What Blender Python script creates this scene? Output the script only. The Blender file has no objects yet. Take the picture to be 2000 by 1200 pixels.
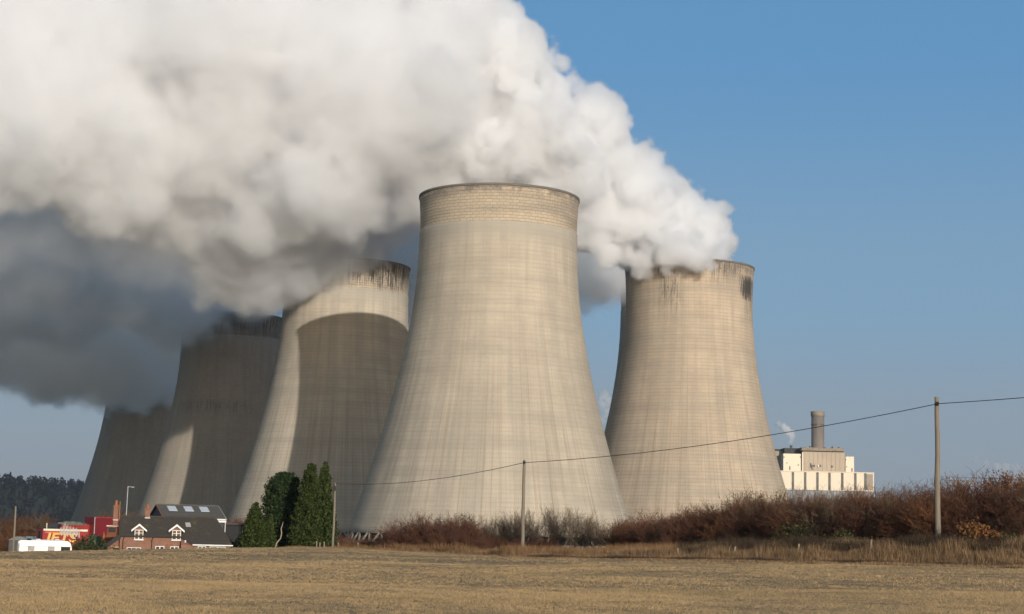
import bpy, bmesh, math, random
import numpy as np
from mathutils import Vector, Matrix

scene = bpy.context.scene
C = scene.collection
R = math.radians

# ------------------------------------------------------------------ camera
EYE = 1.7
F = 3400.0                       # focal length in pixels of a 2000 px wide frame
PITCH, ROLL = R(7.54), R(1.3)
cam_data = bpy.data.cameras.new("camera")
cam_data.sensor_width = 36.0
cam_data.lens = F / 2000.0 * 36.0
cam_data.clip_start = 0.5
cam_data.clip_end = 60000.0
cam = bpy.data.objects.new("camera", cam_data)
C.objects.link(cam)
CAM_M = Matrix.Translation((0, 0, EYE)) @ Matrix.Rotation(R(90) + PITCH, 4, 'X') @ Matrix.Rotation(ROLL, 4, 'Z')
cam.matrix_world = CAM_M
scene.camera = cam

# ------------------------------------------------------------------ sky, sun, exposure
SUN_EL, SUN_AZ = R(10.8), R(180 - 21.6)      # azimuth clockwise from +Y (behind the camera, to its right)
world = bpy.data.worlds.new("World")
scene.world = world
world.use_nodes = True
wn = world.node_tree
wn.nodes.clear()
sky = wn.nodes.new("ShaderNodeTexSky")
sky.sky_type = 'NISHITA'
sky.sun_disc = False
sky.sun_elevation = SUN_EL
sky.sun_rotation = SUN_AZ
sky.air_density = 1.0
sky.dust_density = 1.0
sky.ozone_density = 1.5
bg = wn.nodes.new("ShaderNodeBackground")
bg.inputs[1].default_value = 0.125
wo = wn.nodes.new("ShaderNodeOutputWorld")
# autumn haze low in the sky, deeper blue overhead
tc = wn.nodes.new("ShaderNodeTexCoord")
sep = wn.nodes.new("ShaderNodeSeparateXYZ")
wn.links.new(tc.outputs["Generated"], sep.inputs[0])
rp = wn.nodes.new("ShaderNodeValToRGB")
rp.color_ramp.interpolation = 'EASE'
els = rp.color_ramp.elements
stops = [(0.0, (2.10, 2.40, 2.90)), (0.06, (2.0, 2.55, 3.35)), (0.14, (1.55, 2.80, 4.25)), (0.28, (0.85, 2.40, 4.55)), (0.5, (0.60, 1.4, 2.6)), (1.0, (0.50, 0.95, 1.6))]
while len(els) < len(stops):
    els.new(0.5)
for e_, (p_, c_) in zip(els, stops):
    e_.position = p_
    e_.color = (*[k / 5 for k in c_], 1)
wn.links.new(sep.outputs[2], rp.inputs[0])
gain = wn.nodes.new("ShaderNodeVectorMath"); gain.operation = 'SCALE'
gain.inputs[3].default_value = 5.0
wn.links.new(rp.outputs[0], gain.inputs[0])
mixs = wn.nodes.new("ShaderNodeMix"); mixs.data_type = 'RGBA'
front = wn.nodes.new("ShaderNodeMapRange")           # the sky round the sun keeps its own glow
front.inputs[1].default_value = -0.6; front.inputs[2].default_value = 0.4
front.inputs[3].default_value = 0.2; front.inputs[4].default_value = 0.88
wn.links.new(sep.outputs[1], front.inputs[0])
wn.links.new(front.outputs[0], mixs.inputs[0])
wn.links.new(sky.outputs[0], mixs.inputs[6])
wn.links.new(gain.outputs[0], mixs.inputs[7])
wn.links.new(mixs.outputs[2], bg.inputs[0])
wn.links.new(bg.outputs[0], wo.inputs[0])

sun_data = bpy.data.lights.new("sun", 'SUN')
sun_data.energy = 4.3
sun_data.angle = R(0.53)
sun_data.color = (1.0, 0.945, 0.87)
sun = bpy.data.objects.new("sun", sun_data)
C.objects.link(sun)
SUN_DIR = Vector((math.sin(SUN_AZ) * math.cos(SUN_EL), math.cos(SUN_AZ) * math.cos(SUN_EL), math.sin(SUN_EL)))
sun.rotation_euler = SUN_DIR.to_track_quat('Z', 'Y').to_euler()

scene.view_settings.view_transform = 'Standard'
scene.view_settings.look = 'None'
scene.view_settings.exposure = -0.05
scene.view_settings.gamma = 1.0
scene.render.engine = 'CYCLES'
cy = scene.cycles
cy.max_bounces = 22
cy.diffuse_bounces = 3
cy.glossy_bounces = 3
cy.transmission_bounces = 4
cy.transparent_max_bounces = 24
cy.volume_bounces = 18
cy.volume_step_rate = 1.6
cy.use_denoising = True
cy.use_adaptive_sampling = True
cy.adaptive_threshold = 0.025
cy.sample_clamp_indirect = 8.0

# ------------------------------------------------------------------ helpers
def tag(o, label=None, cat=None, group=None, kind=None):
    if label: o["label"] = label
    if cat: o["category"] = cat
    if group: o["group"] = group
    if kind: o["kind"] = kind
    return o

def thing(name, label, cat, loc=(0, 0, 0), rz=0.0, group=None):
    o = bpy.data.objects.new(name, None)
    o.empty_display_size = 0.5
    C.objects.link(o)
    o.location = loc
    o.rotation_euler = (0, 0, rz)
    return tag(o, label, cat, group)

def link_mesh(name, me, mat=None, parent=None):
    o = bpy.data.objects.new(name, me)
    C.objects.link(o)
    if mat is not None:
        me.materials.clear()
        for m in (mat if isinstance(mat, (list, tuple)) else [mat]):
            me.materials.append(m)
    if parent is not None:
        o.parent = parent
    return o

def mesh_np(name, verts, faces, smooth=False):
    """verts (n,3); faces (m,3) or (m,4) arrays of one size."""
    verts = np.asarray(verts, dtype=np.float32)
    faces = np.asarray(faces, dtype=np.int32)
    me = bpy.data.meshes.new(name)
    k = faces.shape[1]
    me.vertices.add(len(verts))
    me.vertices.foreach_set("co", verts.ravel())
    me.loops.add(faces.size)
    me.loops.foreach_set("vertex_index", faces.ravel())
    me.polygons.add(len(faces))
    me.polygons.foreach_set("loop_start", np.arange(0, faces.size, k, dtype=np.int32))
    me.polygons.foreach_set("loop_total", np.full(len(faces), k, dtype=np.int32))
    if smooth:
        me.polygons.foreach_set("use_smooth", np.ones(len(faces), dtype=bool))
    me.update(calc_edges=True)
    return me

def at(px, py, depth):
    """World point seen at pixel (px, py) of the 2000 x 1200 frame at distance `depth` along +Y."""
    d = CAM_M.to_3x3() @ Vector(((px - 1000) / F, -(py - 600) / F, -1.0))
    return Vector((0, 0, EYE)) + d * (depth / d.y)

class NT:
    """Tiny node-tree helper."""
    def __init__(self, mat):
        mat.use_nodes = True
        self.t = mat.node_tree
        self.t.nodes.clear()
        self.out = self.n("ShaderNodeOutputMaterial")
    def n(self, typ, **kw):
        nd = self.t.nodes.new(typ)
        for k, v in kw.items():
            setattr(nd, k, v)
        return nd
    def l(self, a, b):
        self.t.links.new(a, b)
    def put(self, sock, v):
        if hasattr(v, "links") or hasattr(v, "is_output"):
            self.l(v, sock)
        else:
            if isinstance(v, (tuple, list)) and len(v) == 3 and sock.type == 'RGBA':
                v = (*v, 1.0)
            sock.default_value = v
    def math(self, op, a, b=0.0, c=None, clamp=False):
        nd = self.n("ShaderNodeMath", operation=op)
        nd.use_clamp = clamp
        self.put(nd.inputs[0], a)
        self.put(nd.inputs[1], b)
        if c is not None:
            self.put(nd.inputs[2], c)
        return nd.outputs[0]
    def mix(self, f, a, b, blend='MIX'):
        nd = self.n("ShaderNodeMix", data_type='RGBA', blend_type=blend)
        self.put(nd.inputs[0], f)
        self.put(nd.inputs[6], a)
        self.put(nd.inputs[7], b)
        return nd.outputs[2]
    def noise(self, vec, scale, detail=4.0, rough=0.55, dim='3D'):
        nd = self.n("ShaderNodeTexNoise", noise_dimensions=dim)
        if vec is not None:
            self.l(vec, nd.inputs["Vector"])
        nd.inputs["Scale"].default_value = scale
        nd.inputs["Detail"].default_value = detail
        nd.inputs["Roughness"].default_value = rough
        return nd.outputs[0]
    def ramp(self, f, lo, hi, a=0.0, b=1.0, smooth=True):
        nd = self.n("ShaderNodeMapRange")
        nd.interpolation_type = 'SMOOTHSTEP' if smooth else 'LINEAR'
        self.put(nd.inputs[0], f)
        nd.inputs[1].default_value = lo
        nd.inputs[2].default_value = hi
        nd.inputs[3].default_value = a
        nd.inputs[4].default_value = b
        return nd.outputs[0]
    def xyz(self, vec):
        nd = self.n("ShaderNodeSeparateXYZ")
        self.l(vec, nd.inputs[0])
        return nd.outputs
    def comb(self, x, y, z):
        nd = self.n("ShaderNodeCombineXYZ")
        self.put(nd.inputs[0], x); self.put(nd.inputs[1], y); self.put(nd.inputs[2], z)
        return nd.outputs[0]
    def scalev(self, vec, s):
        nd = self.n("ShaderNodeVectorMath", operation='MULTIPLY')
        self.l(vec, nd.inputs[0])
        nd.inputs[1].default_value = s
        return nd.outputs[0]
    def obj(self):
        return self.n("ShaderNodeTexCoord").outputs["Object"]
    def principled(self, color, rough=0.8, spec=0.3, metal=0.0, bump=None, bump_strength=0.3, bump_dist=0.02):
        p = self.n("ShaderNodeBsdfPrincipled")
        self.put(p.inputs["Base Color"], color)
        self.put(p.inputs["Roughness"], rough)
        p.inputs["Specular IOR Level"].default_value = spec
        p.inputs["Metallic"].default_value = metal
        if bump is not None:
            b = self.n("ShaderNodeBump")
            b.inputs["Strength"].default_value = bump_strength
            b.inputs["Distance"].default_value = bump_dist
            self.put(b.inputs["Height"], bump)
            self.l(b.outputs[0], p.inputs["Normal"])
        self.l(p.outputs[0], self.out.inputs[0])
        return p

def new_mat(name):
    m = bpy.data.materials.new(name)
    return m, NT(m)

# ------------------------------------------------------------------ terrain
Q_PX = np.array([-900, 0, 200, 450, 650, 800, 1000, 1300, 1600, 2000, 2900], float)
Q_D = np.array([100, 130, 150, 165, 170, 155, 130, 115, 103, 92, 75], float)
Q_Z = np.array([-0.5, -0.24, -0.2, 0.12, 0.30, 0.26, 0.25, 0.476, 0.63, 0.77, 0.9], float)
Q_BANK = np.array([-2.1, -2.1, -2.1, -2.4, -2.3, -1.3, -0.1, 0.3, 0.6, 0.85, 0.9], float)

def sstep(x, a, b):
    u = np.clip((x - a) / (b - a), 0, 1)
    return u * u * (3 - 2 * u)

def ground_z(x, y):
    """Height of the ground: a nearly level field that ends at a hedge bank (right) or drops to the farmstead (left)."""
    x = np.asarray(x, float); y = np.asarray(y, float)
    px = 1000 + 3400 * x / np.maximum(y, 12.0)
    px = np.clip(px, -900, 2900)
    d = np.interp(px, Q_PX, Q_D); zc = np.interp(px, Q_PX, Q_Z); bk = np.interp(px, Q_PX, Q_BANK)
    z = zc * sstep(y, 36, d + 8)
    z = z + 0.035 * np.sin(x * 0.33 + y * 0.11) * np.sin(y * 0.21 - x * 0.07) * sstep(y, 20, 60) * (1 - sstep(y, d - 30, d))
    rise = np.where(bk < 0, sstep(y, d + 1, d + 19), sstep(y, d + 0.5, d + 6))
    z = z + bk * rise
    far = sstep(y, d + 120, d + 330)
    return z * (1 - far) + (-1.2) * far

def gz(x, y):
    return float(ground_z(x, y))

ys = np.concatenate([np.linspace(-60, 20, 9)[:-1], np.linspace(20, 230, 141), np.linspace(236, 620, 40), np.geomspace(650, 14000, 24)])
us = np.concatenate([np.linspace(-1, -0.34, 9)[:-1], np.linspace(-0.34, 0.34, 171), np.linspace(0.34, 1, 9)[1:]])
YY, UU = np.meshgrid(ys, us, indexing='ij')
XX = UU * (np.maximum(YY, 0) * 1.0 + 60 + 0.6 * np.maximum(YY - 1000, 0))
ZZ = ground_z(XX, YY)
V = np.stack([XX, YY, ZZ], -1).reshape(-1, 3)
ni, nj = YY.shape
I = np.arange(ni * nj).reshape(ni, nj)
FQ = np.stack([I[:-1, :-1], I[:-1, 1:], I[1:, 1:], I[1:, :-1]], -1).reshape(-1, 4)

m_field, t = new_mat("dry_pasture")
o = t.obj()
n1 = t.noise(o, 0.05, 5, 0.6); n2 = t.noise(o, 0.35, 5, 0.65); n3 = t.noise(o, 2.5, 5, 0.7); n4 = t.noise(o, 14.0, 3, 0.7)
col = t.mix(t.ramp(n2, 0.35, 0.65), (0.36, 0.255, 0.142), (0.275, 0.188, 0.104))
col = t.mix(t.ramp(n1, 0.52, 0.70, 0, 0.6), col, (0.35, 0.26, 0.15))
col = t.mix(t.ramp(n3, 0.50, 0.75, 0, 0.75), col, (0.14, 0.095, 0.05))
col = t.mix(t.math('MULTIPLY', t.ramp(n1, 0.30, 0.45, 1, 0), t.ramp(n3, 0.4, 0.6)), col, (0.15, 0.115, 0.06))
col = t.mix(t.ramp(n4, 0.3, 0.7, 0, 0.4), col, (0.34, 0.25, 0.14))
x_, y_, z_ = t.xyz(o)
left = t.math('MULTIPLY', t.ramp(x_, -40.0, -30.0, 1, 0), t.math('MULTIPLY', t.ramp(y_, 205.0, 225.0), t.ramp(z_, -1.6, -1.9)))
col = t.mix(left, col, t.mix(t.ramp(n2, 0.4, 0.6), (0.055, 0.085, 0.022), (0.09, 0.115, 0.03)))
far = t.ramp(y_, 420.0, 520.0)
col = t.mix(far, col, (0.10, 0.095, 0.06))
t.principled(col, 0.95, 0.1, bump=t.math('ADD', n3, t.math('MULTIPLY', n4, 0.5)), bump_strength=0.9, bump_dist=0.16)
o_ = link_mesh("field", mesh_np("field", V, FQ, smooth=True), m_field)
tag(o_, kind="structure")

# wooded hill on the left horizon
def hill_h(x, y):
    r = np.sqrt(((x + 1150) / 1300.0) ** 2 + ((y - 2900) / 750.0) ** 2)
    return 76 * (1 - sstep(r, 0.15, 1.0)) + 5 * np.sin(x * 0.008) * np.cos(y * 0.006) - 3
hy = np.linspace(2100, 3700, 40); hx = np.linspace(-2600, 250, 70)
HX, HY = np.meshgrid(hx, hy)
HZ = hill_h(HX, HY)
I = np.arange(HX.size).reshape(HX.shape)
m_hill, t = new_mat("hill_ground")
t.principled(t.mix(t.noise(t.obj(), 0.02, 5), (0.03, 0.035, 0.02), (0.055, 0.05, 0.03)), 0.95, 0.1)
o_ = link_mesh("hill", mesh_np("hill", np.stack([HX, HY, HZ], -1).reshape(-1, 3),
    np.stack([I[:-1, :-1], I[:-1, 1:], I[1:, 1:], I[1:, :-1]], -1).reshape(-1, 4), smooth=True), m_hill)
tag(o_, kind="structure")
# ------------------------------------------------------------------ cooling towers
def tower_material(name, band, stains, tint=(1, 1, 1), seed=0.0):
    """Weathered concrete shell: shuttering grid, rain streaks, a rougher upper ring and soot runs."""
    m, t = new_mat(name)
    o = t.obj()
    x, y, z = t.xyz(o)
    ang = t.math('ARCTAN2', y, x)
    u = t.math('MULTIPLY', ang, 28.0)
    uz = t.comb(u, z, seed)
    # shuttering grid
    br = t.n("ShaderNodeTexBrick")
    br.offset = 0.0
    br.inputs["Scale"].default_value = 1.0
    br.inputs["Brick Width"].default_value = 2.6
    br.inputs["Row Height"].default_value = 1.35
    br.inputs["Mortar Size"].default_value = 0.07
    br.inputs["Mortar Smooth"].default_value = 0.5
    br.inputs["Bias"].default_value = 0.0
    br.inputs["Color1"].default_value = (0.955, 0.955, 0.955, 1)
    br.inputs["Color2"].default_value = (1.035, 1.035, 1.035, 1)
    br.inputs["Mortar"].default_value = (0.74, 0.73, 0.72, 1)
    wob = t.noise(uz, 0.5, 3)
    wz = t.math('ADD', z, t.math('MULTIPLY', wob, 0.5))
    t.l(t.comb(t.math('ADD', u, t.math('MULTIPLY', wob, 0.6)), wz, 0.0), br.inputs["Vector"])
    grid = br.outputs[0]
    # streaks running down: fine in angle, long in height
    st1 = t.noise(t.comb(t.math('MULTIPLY', ang, 30.0), t.math('MULTIPLY', z, 0.018), seed), 1.0, 5, 0.65)
    st2 = t.noise(t.comb(t.math('MULTIPLY', ang, 9.0), t.math('MULTIPLY', z, 0.02), seed + 7), 1.0, 3, 0.5)
    streak = t.ramp(st1, 0.50, 0.72)
    low = t.ramp(z, 15.0, 85.0, 1.0, 0.25)
    blotch = t.noise(o, 0.06, 5, 0.6)
    fine = t.noise(o, 0.9, 4, 0.7)
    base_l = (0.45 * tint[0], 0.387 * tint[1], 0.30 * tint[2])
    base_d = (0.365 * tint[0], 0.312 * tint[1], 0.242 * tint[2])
    col = t.mix(t.ramp(blotch, 0.32, 0.68), base_d, base_l)
    col = t.mix(t.math('MULTIPLY', t.ramp(st2, 0.40, 0.66), 0.55), col, (0.29 * tint[0], 0.262 * tint[1], 0.215 * tint[2]))
    col = t.mix(t.math('MULTIPLY', streak, t.math('MULTIPLY', low, 0.55)), col, (0.24, 0.195, 0.14))
    col = t.mix(t.ramp(fine, 0.3, 0.8, 0.0, 0.30), col, (0.45, 0.39, 0.30))
    # broad horizontal lifts of slightly different concrete
    lift = t.noise(t.comb(t.math('MULTIPLY', ang, 0.8), t.math('MULTIPLY', z, 0.25), seed + 3), 1.0, 3, 0.6)
    col = t.mix(t.ramp(lift, 0.42, 0.66, 0.0, 0.35), col, (0.27, 0.245, 0.20))
    rib = t.noise(t.comb(t.math('MULTIPLY', ang, 62.0), t.math('MULTIPLY', z, 0.012), seed + 31), 1.0, 4, 0.7)
    col = t.mix(t.math('MULTIPLY', t.ramp(rib, 0.50, 0.68), t.math('MULTIPLY', low, 0.60)), col, (0.235, 0.185, 0.13))
    gs = 0.38 if band is not None else 0.6
    col = t.mix(gs, col, t.mix(1.0, col, grid, 'MULTIPLY'))
    hrow = t.math('FRACT', t.math('DIVIDE', wz, 1.35))
    hn = t.noise(t.comb(t.math('MULTIPLY', ang, 5.0), t.math('MULTIPLY', z, 0.12), seed + 23), 1.0, 4, 0.65)
    hk = t.math('MULTIPLY', t.ramp(hrow, 0.0, 0.30, 1.0, 0.0), t.ramp(hn, 0.35, 0.65, 0.06 if band is not None else 0.18, 0.22 if band is not None else 0.42))
    col = t.mix(hk, col, (0.20, 0.165, 0.125))
    if band is not None:
        up = t.ramp(z, band - 0.15, band + 0.15)
        ringcol = t.mix(t.ramp(lift, 0.40, 0.62), (0.43 * tint[0], 0.355 * tint[1], 0.26 * tint[2]), (0.33 * tint[0], 0.28 * tint[1], 0.215 * tint[2]))
        br2 = t.n("ShaderNodeTexBrick")
        br2.inputs["Scale"].default_value = 1.0
        br2.inputs["Brick Width"].default_value = 2.3
        br2.inputs["Row Height"].default_value = 0.98
        br2.offset = 0.35
        br2.inputs["Mortar Size"].default_value = 0.10
        br2.inputs["Mortar Smooth"].default_value = 0.7
        br2.inputs["Color1"].default_value = (0.94, 0.94, 0.94, 1)
        br2.inputs["Color2"].default_value = (1.03, 1.03, 1.03, 1)
        br2.inputs["Mortar"].default_value = (0.58, 0.56, 0.54, 1)
        t.l(t.comb(u, t.math('ADD', z, t.math('MULTIPLY', wob, 0.6)), 0.0), br2.inputs["Vector"])
        ringcol = t.mix(1.0, ringcol, br2.outputs[0], 'MULTIPLY')
        rows = t.math('FRACT', t.math('DIVIDE', t.math('ADD', z, t.math('MULTIPLY', wob, 0.6)), 0.98))
        ringcol = t.mix(t.ramp(rows, 0.0, 0.25, 0.40, 0.0), ringcol, (0.16, 0.13, 0.10))
        col = t.mix(up, col, ringcol)
        # grey newer strip just under the ring
        under = t.math('MULTIPLY', t.ramp(z, band - 9.0, band - 1.0), t.math('SUBTRACT', 1.0, up))
        col = t.mix(t.math('MULTIPLY', under, 0.55), col, (0.335, 0.31, 0.262))
    # soot / algae runs from the lip (each: angle, half width, top, bottom, strength)
    drip = t.noise(t.comb(t.math('MULTIPLY', ang, 42.0), t.math('MULTIPLY', z, 0.09), seed + 11), 1.0, 5, 0.7)
    drip2 = t.noise(t.comb(t.math('MULTIPLY', ang, 26.0), t.math('MULTIPLY', z, 0.5), seed + 19), 1.0, 4, 0.7)
    dmask = t.math('MAXIMUM', t.ramp(drip, 0.46, 0.58), t.ramp(drip2, 0.56, 0.66))
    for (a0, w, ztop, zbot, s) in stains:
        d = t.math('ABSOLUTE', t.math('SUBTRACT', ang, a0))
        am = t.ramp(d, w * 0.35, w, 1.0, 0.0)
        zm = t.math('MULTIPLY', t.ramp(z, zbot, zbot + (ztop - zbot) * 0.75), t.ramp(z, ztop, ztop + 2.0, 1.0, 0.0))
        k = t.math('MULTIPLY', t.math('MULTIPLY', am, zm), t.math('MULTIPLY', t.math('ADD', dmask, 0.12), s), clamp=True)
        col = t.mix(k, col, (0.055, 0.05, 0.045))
    # lip darkened by weather
    lipn = t.noise(t.comb(t.math('MULTIPLY', ang, 8.0), t.math('MULTIPLY', z, 0.3), seed + 5), 1.0, 4, 0.7)
    lip = t.math('MULTIPLY', t.ramp(z, 108.0, 112.2), t.ramp(lipn, 0.38, 0.62))
    col = t.mix(t.math('MULTIPLY', lip, 0.75), col, (0.10, 0.09, 0.08))
    t.principled(col, 0.9, 0.2, bump=t.math('ADD', t.math('MULTIPLY', grid, 0.5), fine), bump_strength=0.35, bump_dist=0.12)
    return m

RIM_Z, LIP_Z = 112.4, 2.1
def tower_radius(z):
    return 25.75 * math.sqrt(1 + ((z - 98.0) / 65.0) ** 2)

def lathe(profile, seg, closed=False):
    """profile [(r, z)] revolved; returns verts, quad faces."""
    n = len(profile)
    a = np.arange(seg) * (2 * math.pi / seg)
    v = np.zeros((n, seg, 3))
    for i, (r, z) in enumerate(profile):
        v[i, :, 0] = r * np.cos(a); v[i, :, 1] = r * np.sin(a); v[i, :, 2] = z
    idx = np.arange(n * seg).reshape(n, seg)
    rows = range(n) if closed else range(n - 1)
    f = []
    for i in rows:
        j = (i + 1) % n
        nx = np.roll(idx[i], -1); nx2 = np.roll(idx[j], -1)
        f.append(np.stack([idx[i], nx, nx2, idx[j]], 1))
    return v.reshape(-1, 3), np.concatenate(f)

m_rim, t_ = new_mat("rim_concrete")
t_.principled(t_.mix(t_.noise(t_.obj(), 0.5, 5), (0.10, 0.09, 0.08), (0.2, 0.175, 0.14)), 0.9, 0.2)
m_legs, t_ = new_mat("leg_concrete")
t_.principled(t_.mix(t_.noise(t_.obj(), 0.6, 4), (0.15, 0.138, 0.118), (0.28, 0.25, 0.21)), 0.9, 0.2)
m_fill, t_ = new_mat("packing_slats")
zz_ = t_.xyz(t_.obj())[2]
t_.principled(t_.mix(t_.ramp(t_.math('SINE', t_.math('MULTIPLY', zz_, 9.0)), -0.4, 0.4), (0.015, 0.015, 0.016), (0.05, 0.048, 0.045)), 0.9, 0.1)

def shell_mesh(band):
    zs = list(np.linspace(LIP_Z, RIM_Z, 60))
    outer = []
    for z in zs:
        r = tower_radius(z)
        if band is not None and z < band:
            r += 0.28
        outer.append((r, z))
    if band is not None:
        outer = [p for p in outer if abs(p[1] - band) > 0.5]
        k = next(i for i, p in enumerate(outer) if p[1] > band)
        outer[k:k] = [(tower_radius(band) + 0.28, band - 0.12), (tower_radius(band), band + 0.12)]
    inner = [(tower_radius(z) - 0.55, z) for z in zs]
    prof = outer + inner[::-1]
    v, f = lathe(prof, 144, closed=True)
    return mesh_np("tower_shell", v, f, smooth=True)

def rim_mesh():
    r = tower_radius(RIM_Z)
    prof = [(r + 0.002, RIM_Z - 0.6), (r + 0.22, RIM_Z - 0.5), (r + 0.22, RIM_Z + 0.2), (r - 0.7, RIM_Z + 0.2), (r - 0.7, RIM_Z - 0.6)]
    v, f = lathe(prof, 144, closed=True)
    return mesh_np("tower_rim", v, f)

def bar_mesh(p, q, w, name="bar", w2=None):
    p, q = Vector(p), Vector(q)
    d = (q - p).normalized()
    s = d.cross(Vector((0, 0, 1)))
    s = s.normalized() if s.length > 1e-4 else Vector((1, 0, 0))
    u = s.cross(d)
    w2 = w if w2 is None else w2
    vs = []
    for c, ww in ((p, w), (q, w2)):
        for k in range(8):
            a = k * math.pi / 4 + math.pi / 8
            vs.append(c + s * math.cos(a) * ww / 2 + u * math.sin(a) * ww / 2)
    f = [[k, (k + 1) % 8, 8 + (k + 1) % 8, 8 + k] for k in range(8)]
    f += [[0, 3, 2, 1], [0, 5, 4, 3], [0, 7, 6, 5], [8, 9, 10, 11], [8, 11, 12, 13], [8, 13, 14, 15]]
    return mesh_np(name, vs, f)

SHELL_BAND, SHELL_PLAIN, RIM_ME = shell_mesh(100.6), shell_mesh(None), rim_mesh()
LEG_N = 46
GROUND_T = -1.2
leg_meshes = []
for k in range(LEG_N):
    a = 2 * math.pi * k / LEG_N
    b = math.pi / LEG_N * 0.92
    rb = tower_radius(LIP_Z) + 1.6
    rt = tower_radius(LIP_Z) - 0.1
    for s in (-1, 1):
        leg_meshes.append(bar_mesh((rb * math.cos(a), rb * math.sin(a), GROUND_T - 0.3),
                                   (rt * math.cos(a + s * b), rt * math.sin(a + s * b), LIP_Z + 0.25), 0.75, "leg"))
pv, pf = lathe([(41.0, GROUND_T - 0.5), (41.0, 9.0), (40.5, 9.0), (40.5, GROUND_T - 0.5)], 96, closed=True)
PACK_ME = mesh_np("packing", pv, pf)
pv, pf = lathe([(50.5, GROUND_T - 1), (50.5, GROUND_T + 0.9), (50.1, GROUND_T + 0.9), (50.1, GROUND_T - 1)], 96, closed=True)
POND_ME = mesh_np("pond_wall", pv, pf)

def cooling_tower(x, y, mat, banded, label, rz=0.0, sz=1.0):
    t = thing("cooling_tower", label, "cooling tower", (x, y, 0), rz, "cooling towers of the power station")
    t.scale = (1, 1, sz)
    me = (SHELL_BAND if banded else SHELL_PLAIN).copy()
    link_mesh("shell", me, mat, t)
    link_mesh("rim", RIM_ME, m_rim, t)
    for lm in leg_meshes:
        link_mesh("leg", lm, m_legs, t)
    link_mesh("packing", PACK_ME, m_fill, t)
    link_mesh("pond_wall", POND_ME, m_legs, t)
    return t

# angles below are in each tower's own frame: the camera side faces -Y (angle -pi/2)
FRONT = -math.pi / 2
TW = [  # x, y, banded, stains, tint, label
    (-5.0, 566.0, True, [(FRONT + 0.95, 0.6, 110.5, 99.8, 0.14)], (1, 1, 1),
     "tallest looking pale cooling tower standing nearest in the middle, no steam from its top"),
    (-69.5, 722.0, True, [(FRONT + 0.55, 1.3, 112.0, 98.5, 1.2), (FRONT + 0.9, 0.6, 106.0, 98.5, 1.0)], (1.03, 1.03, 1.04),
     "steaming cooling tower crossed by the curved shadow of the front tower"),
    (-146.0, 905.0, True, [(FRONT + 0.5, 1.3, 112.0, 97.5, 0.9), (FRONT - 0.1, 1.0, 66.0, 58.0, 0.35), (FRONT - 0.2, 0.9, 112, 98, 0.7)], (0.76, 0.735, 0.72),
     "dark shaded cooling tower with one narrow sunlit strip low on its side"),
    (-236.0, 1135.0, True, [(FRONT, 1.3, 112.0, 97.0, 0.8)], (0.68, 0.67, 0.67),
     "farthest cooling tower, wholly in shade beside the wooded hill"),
    (72.3, 705.0, False, [(FRONT - 0.40, 0.26, 107.5, 84.0, 0.6), (FRONT - 0.1, 2.2, 112.0, 105.0, 0.55), (FRONT + 0.35, 0.30, 110.0, 100.0, 0.35), (FRONT + 1.02, 0.30, 106.5, 97.0, 2.2), (FRONT + 1.05, 0.20, 105.0, 97.0, 9.0), (FRONT + 1.2, 0.35, 106.0, 84.0, 0.7), (FRONT + 0.1, 1.2, 112.0, 102.0, 0.25)], (1.04, 0.97, 0.92),
     "cooling tower with black soot runs at its top, nearest the white power house"),
    (78.2, 828.0, True, [], (1, 1, 1),
     "cooling tower almost hidden behind the one nearest the white power house"),
]
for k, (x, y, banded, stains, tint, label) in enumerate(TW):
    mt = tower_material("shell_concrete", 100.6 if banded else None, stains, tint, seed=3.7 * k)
    cooling_tower(x, y, mt, banded, label, rz=0.0, sz=1.10 if k == 5 else 1.0)
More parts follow.
